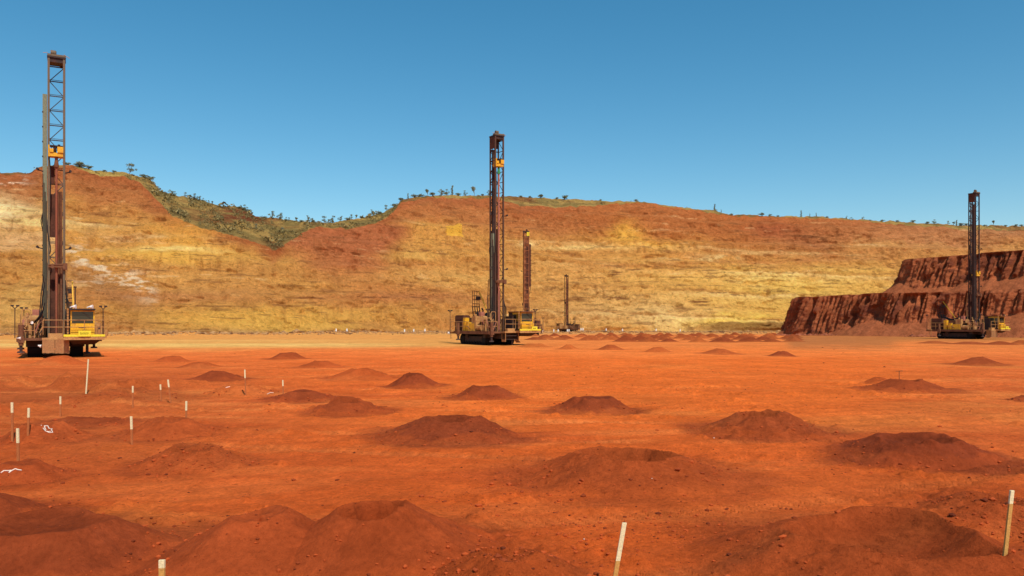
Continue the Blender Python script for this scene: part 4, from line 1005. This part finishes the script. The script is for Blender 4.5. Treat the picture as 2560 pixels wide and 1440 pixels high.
    for kk in range(25):
        f_ = kk / 24.; pts.append((-hw + .12 + .12 * math.sin(f_ * 9), -.12 + .1 * math.sin(f_ * 5), hz * (1 - f_) * .99 + 8.0 * f_ - 1.6 * math.sin(f_ * math.pi)))
    def hose(p, r): MB().path(p, r).build("hose", M_hose, t)
    hose(pts, .045)
    for kk in range(2): hose([(-hw - .1, .5 + .15 * kk, 9), (-hw - .3 - .1 * kk, .5, 9.9), (-hw - .42 - .1 * kk, .5, 10.6), (-hw - .3, .5, 11.5), (-hw - .1, .5, 12.2)], .035)
    for kk in range(2):
        xq = -1.15 + kk * .1; hose([(xq + .3, .1, 7.0 - kk * .5), (xq, -.1, 5 - kk * .3), (xq - .15, -.2, 3), (xq - .05 * kk, .2, 1.7)], .04)
    for kk in range(4):
        xq = .75 + kk * .09; hose([(hw, .1, 6.0 - kk * .5), (xq + .05, 0, 4.2), (xq + .1, .1, 2.9), (xq, .4, 1.6)], .035)
    # feed cylinders and struts at the foot
    for xs in (-.95, .92):
        MB().tube((xs, 1.0, 1.5), (xs * .86, 1.5, 5.2), .11, n=10).tube((xs * .86, 1.5, 5.2), (xs * .8, 1.3, 7.4), .06, n=8).build("mast_cylinder", M_tan, t)
    mb = MB()
    for xs in (-1.25, -1.6): mb.bar((xs, -.6, 1.5), (xs + .45, .3, 3.5), .14)
    mb.bar((-1.9, -.3, 1.5), (-1.9, -.3, 2.7), .12); mb.bar((-1.4, -.2, 3.0), (-2.2, -.2, 3.0), .1); mb.bar((1.0, .3, 1.5), (.75, .3, 4.6), .12)
    mb.build("mast_brace", M_tan, t)
    # jacks
    for (x, y, zl) in ((-2.55, -.7, .45), (2.4, .9, .3), (-2.98, 6.9, .55), (3.05, 7.9, .55)):
        jk = MB().tube((x, y, .95), (x, y, 2.5), .19, n=12).box(x - .24, x + .24, y - .24, y + .24, 1.15, 1.6).build("levelling_jack", M_dark if x > 0 else M_brown, t)
        MB().tube((x, y, zl + .05), (x, y, .98), .12, n=10).tube((x, y, zl - .05), (x, y, zl + .08), .32, .25, n=14).build("jack_foot", M_dark, jk)
    # machinery
    mb = MB(); mb.box(-1.9, 1.7, 3.6, 6.4, 1.5, 2.9); mb.box(-1.7, 1.5, 3.7, 6.2, 2.9, 3.05)
    for kk in range(8): mb.box(-1.94, -1.9, 3.75 + kk * .32, 3.9 + kk * .32, 1.75, 2.7)
    eh = mb.build("engine_housing", M_brown, t)
    mb = MB(); mb.tube((-.6, 4.6, 3.05), (-.6, 4.6, 3.9), .1, n=10); mb.tube((-.6, 4.6, 3.9), (-.6, 4.85, 4.1), .1, n=10); mb.build("exhaust_pipe", M_dark, eh)
    mb = MB(); mb.tube((.3, 4.0, 3.35), (.3, 5.2, 3.35), .3, n=14); mb.tube((1.1, 4.0, 3.35), (1.1, 5.2, 3.35), .3, n=14); mb.build("air_cleaner", M_dark, eh)
    mb = MB(); mb.box(-2.35, -1.3, 6.7, 8.9, 1.5, 3.25); mb.box(-2.3, -1.4, 6.8, 8.8, 3.25, 3.35)
    for kk in range(7): mb.box(-2.39, -2.35, 6.85 + kk * .29, 6.97 + kk * .29, 1.6, 3.1)
    mb.build("radiator", M_rust, t)
    MB().box(-2.55, -2.0, 5.75, 6.35, 1.5, 3.05).box(-2.6, -2.55, 5.8, 6.3, 1.7, 2.9).build("yellow_cabinet", M_yellow, t)
    MB().box(-2.62, -2.1, 4.9, 5.5, 1.5, 2.55).box(-2.66, -2.62, 4.95, 5.2, 1.6, 2.4).build("electrical_box", M_yellow, t)
    MB().box(-2.6, -1.95, 3.1, 4.1, 1.5, 3.2).tube((-2.3, 3.6, 3.2), (-2.3, 3.6, 3.45), .15, n=10).build("fluid_tank", M_tan, t)
    MB().box(1.9, 3.2, 3.0, 5.2, 1.5, 2.7).box(2.0, 3.1, 3.1, 5.1, 2.7, 2.8).build("compressor_box", M_tan, t)
    mb = MB(); mb.tube((1.9, 6.0, 2.0), (1.9, 8.6, 2.0), .45, n=16); mb.build("air_receiver", M_brown, t)
    mb = MB(); mb.tube((-2.3, 1.9, 1.9), (-2.3, 2.9, 1.9), .33, n=14); mb.tube((-2.4, .9, 1.5), (-2.4, .9, 2.7), .14, n=10); mb.tube((-2.0, 1.2, 1.5), (-2.0, 1.2, 2.5), .18, n=10); mb.tube((-1.5, 2.4, 1.5), (-1.5, 2.4, 3.1), .2, n=10); mb.box(-1.6, -1.1, 1.6, 2.2, 1.5, 2.2)
    mb.build("hydraulic_pumps", M_tan, t)
    rng = random.Random(3); pm = (M_tan, M_brown, M_dark, M_pipep)
    for kk in range(0 if far else 30):
        x = rng.uniform(-2.75, -1.0); y = rng.uniform(-.4, 5); a = Vector((x, y, 1.5 + rng.random() * .9)); b = a + Vector((rng.uniform(-.3, .5), rng.uniform(-.7, .7), rng.uniform(-.3, 1.1))); b.z = max(1.55, b.z)
        MB().tube(a, b, .05).build("pipe", pm[kk % 4], t)
    for kk in range(0 if far else 12):
        x = rng.uniform(.7, 3.4); y = rng.uniform(1.4, 3); a = Vector((x, y, 1.6)); b = a + Vector((rng.uniform(-.3, .3), rng.uniform(-.5, .5), rng.uniform(.2, .9))); MB().tube(a, b, .05).build("pipe", pm[kk % 4], t)
    if not far:
        MB().box(-2.75, -2.68, 3.2, 4.6, 1.55, 2.4).build("yellow_guard", M_yellow, t)
        MB().tube((-2.2, 2.2, 2.9), (-1.4, 2.6, 2.9), .34, n=14).build("filter_drum", M_tan, t)
        MB().box(-1.9, -1.3, 3.0, 3.5, 2.9, 3.7).build("dust_collector", M_pipep, t)
        MB().box(.8, 1.0, -.2, 1.3, 1.5, 3.2).box(1.0, 1.1, .2, .9, 1.6, 2.6).build("valve_bank", M_dark, t)
        for kk in range(5): MB().path([(-2.4 + kk * .18, 1.4, 1.6), (-2.3 + kk * .2, 1.2, 2.3 + .1 * kk), (-1.7 + kk * .15, .9, 2.7 + .12 * kk), (-1.0 + kk * .04, .6, 3.4 + .2 * kk)], .03).build("cable", M_hose, t)
    # ladder tower and boom at the rear
    tw = MB(); tx, ty = .85, 8.9
    for (ax, ay) in ((tx - .35, ty - .3), (tx + .35, ty - .3), (tx - .35, ty + .3), (tx + .35, ty + .3)):
        tw.bar((ax, ay, 4.4), (ax, ay, 6.3), .05); tw.bar((ax - .2 * (ax < tx), ay - 1.0, 1.5), (ax, ay, 4.4), .09)
    for z_ in (4.75, 5.2, 5.7, 6.25):
        tw.bar((tx - .35, ty - .3, z_), (tx + .35, ty - .3, z_), .04); tw.bar((tx - .35, ty + .3, z_), (tx + .35, ty + .3, z_), .04)
        tw.bar((tx - .35, ty - .3, z_), (tx - .35, ty + .3, z_), .04); tw.bar((tx + .35, ty - .3, z_), (tx + .35, ty + .3, z_), .04)
    tw.box(tx - .42, tx + .42, ty - .38, ty + .38, 4.33, 4.43)
    for z_ in (2.3, 3.1, 3.8): tw.bar((tx - .5, ty - .9 + z_ * .15, z_), (tx + .4, ty - .9 + z_ * .15, z_), .06)
    tw.bar((tx - .5, ty - 1.3, 1.6), (tx + .4, ty - .3, 4.2), .07); tw.box(tx - .5, tx + .3, ty - 1.2, ty - .4, 3.3, 3.42)
    tower = tw.build("ladder_tower", M_dark, t)
    mb = MB(); mb.bar((tx + .35, ty - .3, 6.2), (tx + .45, ty - 2.6, 3.4), .1); mb.build("boom", M_yellow, tower)
    mb = MB(); mb.bar((tx - .6, ty - 1.8, 3.0), (tx + .6, ty - 3.2, 3.3), .35); mb.build("mast_rest", M_dark, tower)
    MB().bar((tx - .3, ty - .8, 3.6), (tx - .3, ty - 2.6, 3.0), .3).build("rest_arm", M_dark, tower); MB().box(tx - .2, tx + .3, ty - .8, ty - .35, 5.2, 5.6).build("control_box", M_dark, tower)
    MB().tube((tx + .6, ty - 2.2, 3.0), (tx + .6, ty - 2.2, 5.6), .05).tube((tx + .6, ty - 2.2, 5.6), (tx + .6, ty - 2.2, 5.7), .13, .13, n=10).build("tall_exhaust", M_dark, t)
    # handrails
    def rail(pts, z0=1.5, h=1.1, mat=M_tan, name="handrail"):
        mb = MB()
        for a, b in zip(pts[:-1], pts[1:]):
            L_ = math.dist(a, b); n = max(1, int(round(L_ / 1.4)))
            for k in range(n + 1):
                p = (a[0] + (b[0] - a[0]) * k / n, a[1] + (b[1] - a[1]) * k / n); mb.tube((p[0], p[1], z0), (p[0], p[1], z0 + h), .03, n=5)
            for zz_ in (h, h * .52): mb.tube((a[0], a[1], z0 + zz_), (b[0], b[1], z0 + zz_), .028, n=5)
        mb.build(name, mat, t)
    rail([(-.93, -1.3), (.55, -1.3)], 1.75); rail([(.68, -.6), (.68, -2.2), (3.65, -2.2), (3.65, 1.5)], 1.75)
    rail([(3.5, 1.8), (3.5, 9.3), (-2.8, 9.3), (-2.8, 4.5)]); rail([(-2.85, 3.0), (-2.85, -.5), (-1.6, -.5)])
    mb = MB(); mb.path([(-2.5, -.52, 2.6), (-2.5, -.52, 3.55), (-2.4, -.52, 3.65), (-1.95, -.52, 3.65), (-1.85, -.52, 3.55), (-1.85, -.52, 2.6)], .035); mb.build("grab_rail", M_tan, t)
    mb = MB()
    for y in (8.4, 8.8): mb.tube((-3.1, y, .6), (-3.1, y, 3.4), .03)
    for k in range(9): mb.tube((-3.1, 8.4, .75 + k * .3), (-3.1, 8.8, .75 + k * .3), .02)
    mb.box(-3.25, -2.8, 8.3, 9.3, 1.42, 1.5); mb.build("access_ladder", M_tan, t)
    for (x, y) in ((-3.0, -.6), (3.62, -1.2), (-2.85, 9.35)):
        fl = MB().tube((x, y, 1.5), (x, y, 3.75), .035).build("floodlight_post", M_dark, t)
        mb = MB()
        for s_ in (-1, 1): mb.bar((x, y, 3.7), (x + s_ * .22, y, 3.9), .06); mb.box(x + s_ * .2 - .12, x + s_ * .2 + .12, y - .1, y + .06, 3.86, 3.98)
        mb.build("floodlight", M_dark, fl)
    if lamps:
        MB().tube((-2.85, -.85, 1.5), (-2.55, -.95, 1.5), .03, .11, n=12).build("work_light", M_lamp, t)
        MB().tube((-1.75, -.75, 2.66), (-1.75, -.9, 2.66), .09, .11, n=12).build("work_light", M_lamp, t)
        MB().tube((-1.3, -1.0, .95), (-1.05, -1.1, .88), .05, .13, n=12).build("work_light", M_lamp, t)
    # walkway gear at the right front corner
    mb = MB(); mb.tube((3.3, -1.6, 1.62), (3.3, -1.6, 2.15), .15, .1, n=10); mb.tube((3.1, -1.0, 1.6), (3.1, -1.0, 2.5), .1, n=8); mb.box(3.15, 3.4, -1.2, -1.0, 2.4, 2.65); mb.tube((3.75, -1.9, 1.5), (3.9, -1.9, 2.1), .1, n=8); mb.build("hose_reel", M_tan, t)
    # the mast stands back from the front of the machine
    keep = ("mast", "service_column", "cable_run", "rotary_head", "drill_pipe", "spare_pipe", "pipe_clamp", "light_arm", "hose", "mast_cylinder", "mast_brace")
    for ch in t.children:
        if ch.name.split(".")[0] not in keep: ch.location.y -= 1.6
    return t

drill_rig("tallest nearest rig at far left facing the viewer with white lamps over its cab", 141, 62.4, 28.5, 15.9, lamps=True, sign=("000000", (1.72, 2.66), .22))
drill_rig("rust red piped rig standing at the centre with a bright yellow cab front", 1248, 89.3, 33, 20.2, pipe=M_pipep, green=True, guard=True, mastm=M_mastd, latm=M_dark, colh=12.4, wear=True, curtain=False, sign=("00:00", (2.35, 3.15), .2))
drill_rig("dark masted rig seen side on at right in front of the red rock benches", 2443, 128.0, 32, 10.4, guard=True, mastm=M_dark, latm=M_dark, colm=M_dark, colh=21.5, wear=True, pipe=M_brown, sign=("000", (2.0, 2.9), .2))
drill_rig("brown masted rig mostly hidden behind the centre rig's cab, yellow plate on top", 1314, 180.0, 190, 12.0, far=True, pipe=M_rust, mastm=M_farrust, latm=M_rust, topsign=True, rackside=True)
drill_rig("smallest farthest rust brown rig at the foot of the pit wall", 1414, 290.0, 217, 12.0, far=True, sc_=.88, pipe=M_rust, mastm=M_rust, latm=M_rust, rackside=False, colm=M_rust)
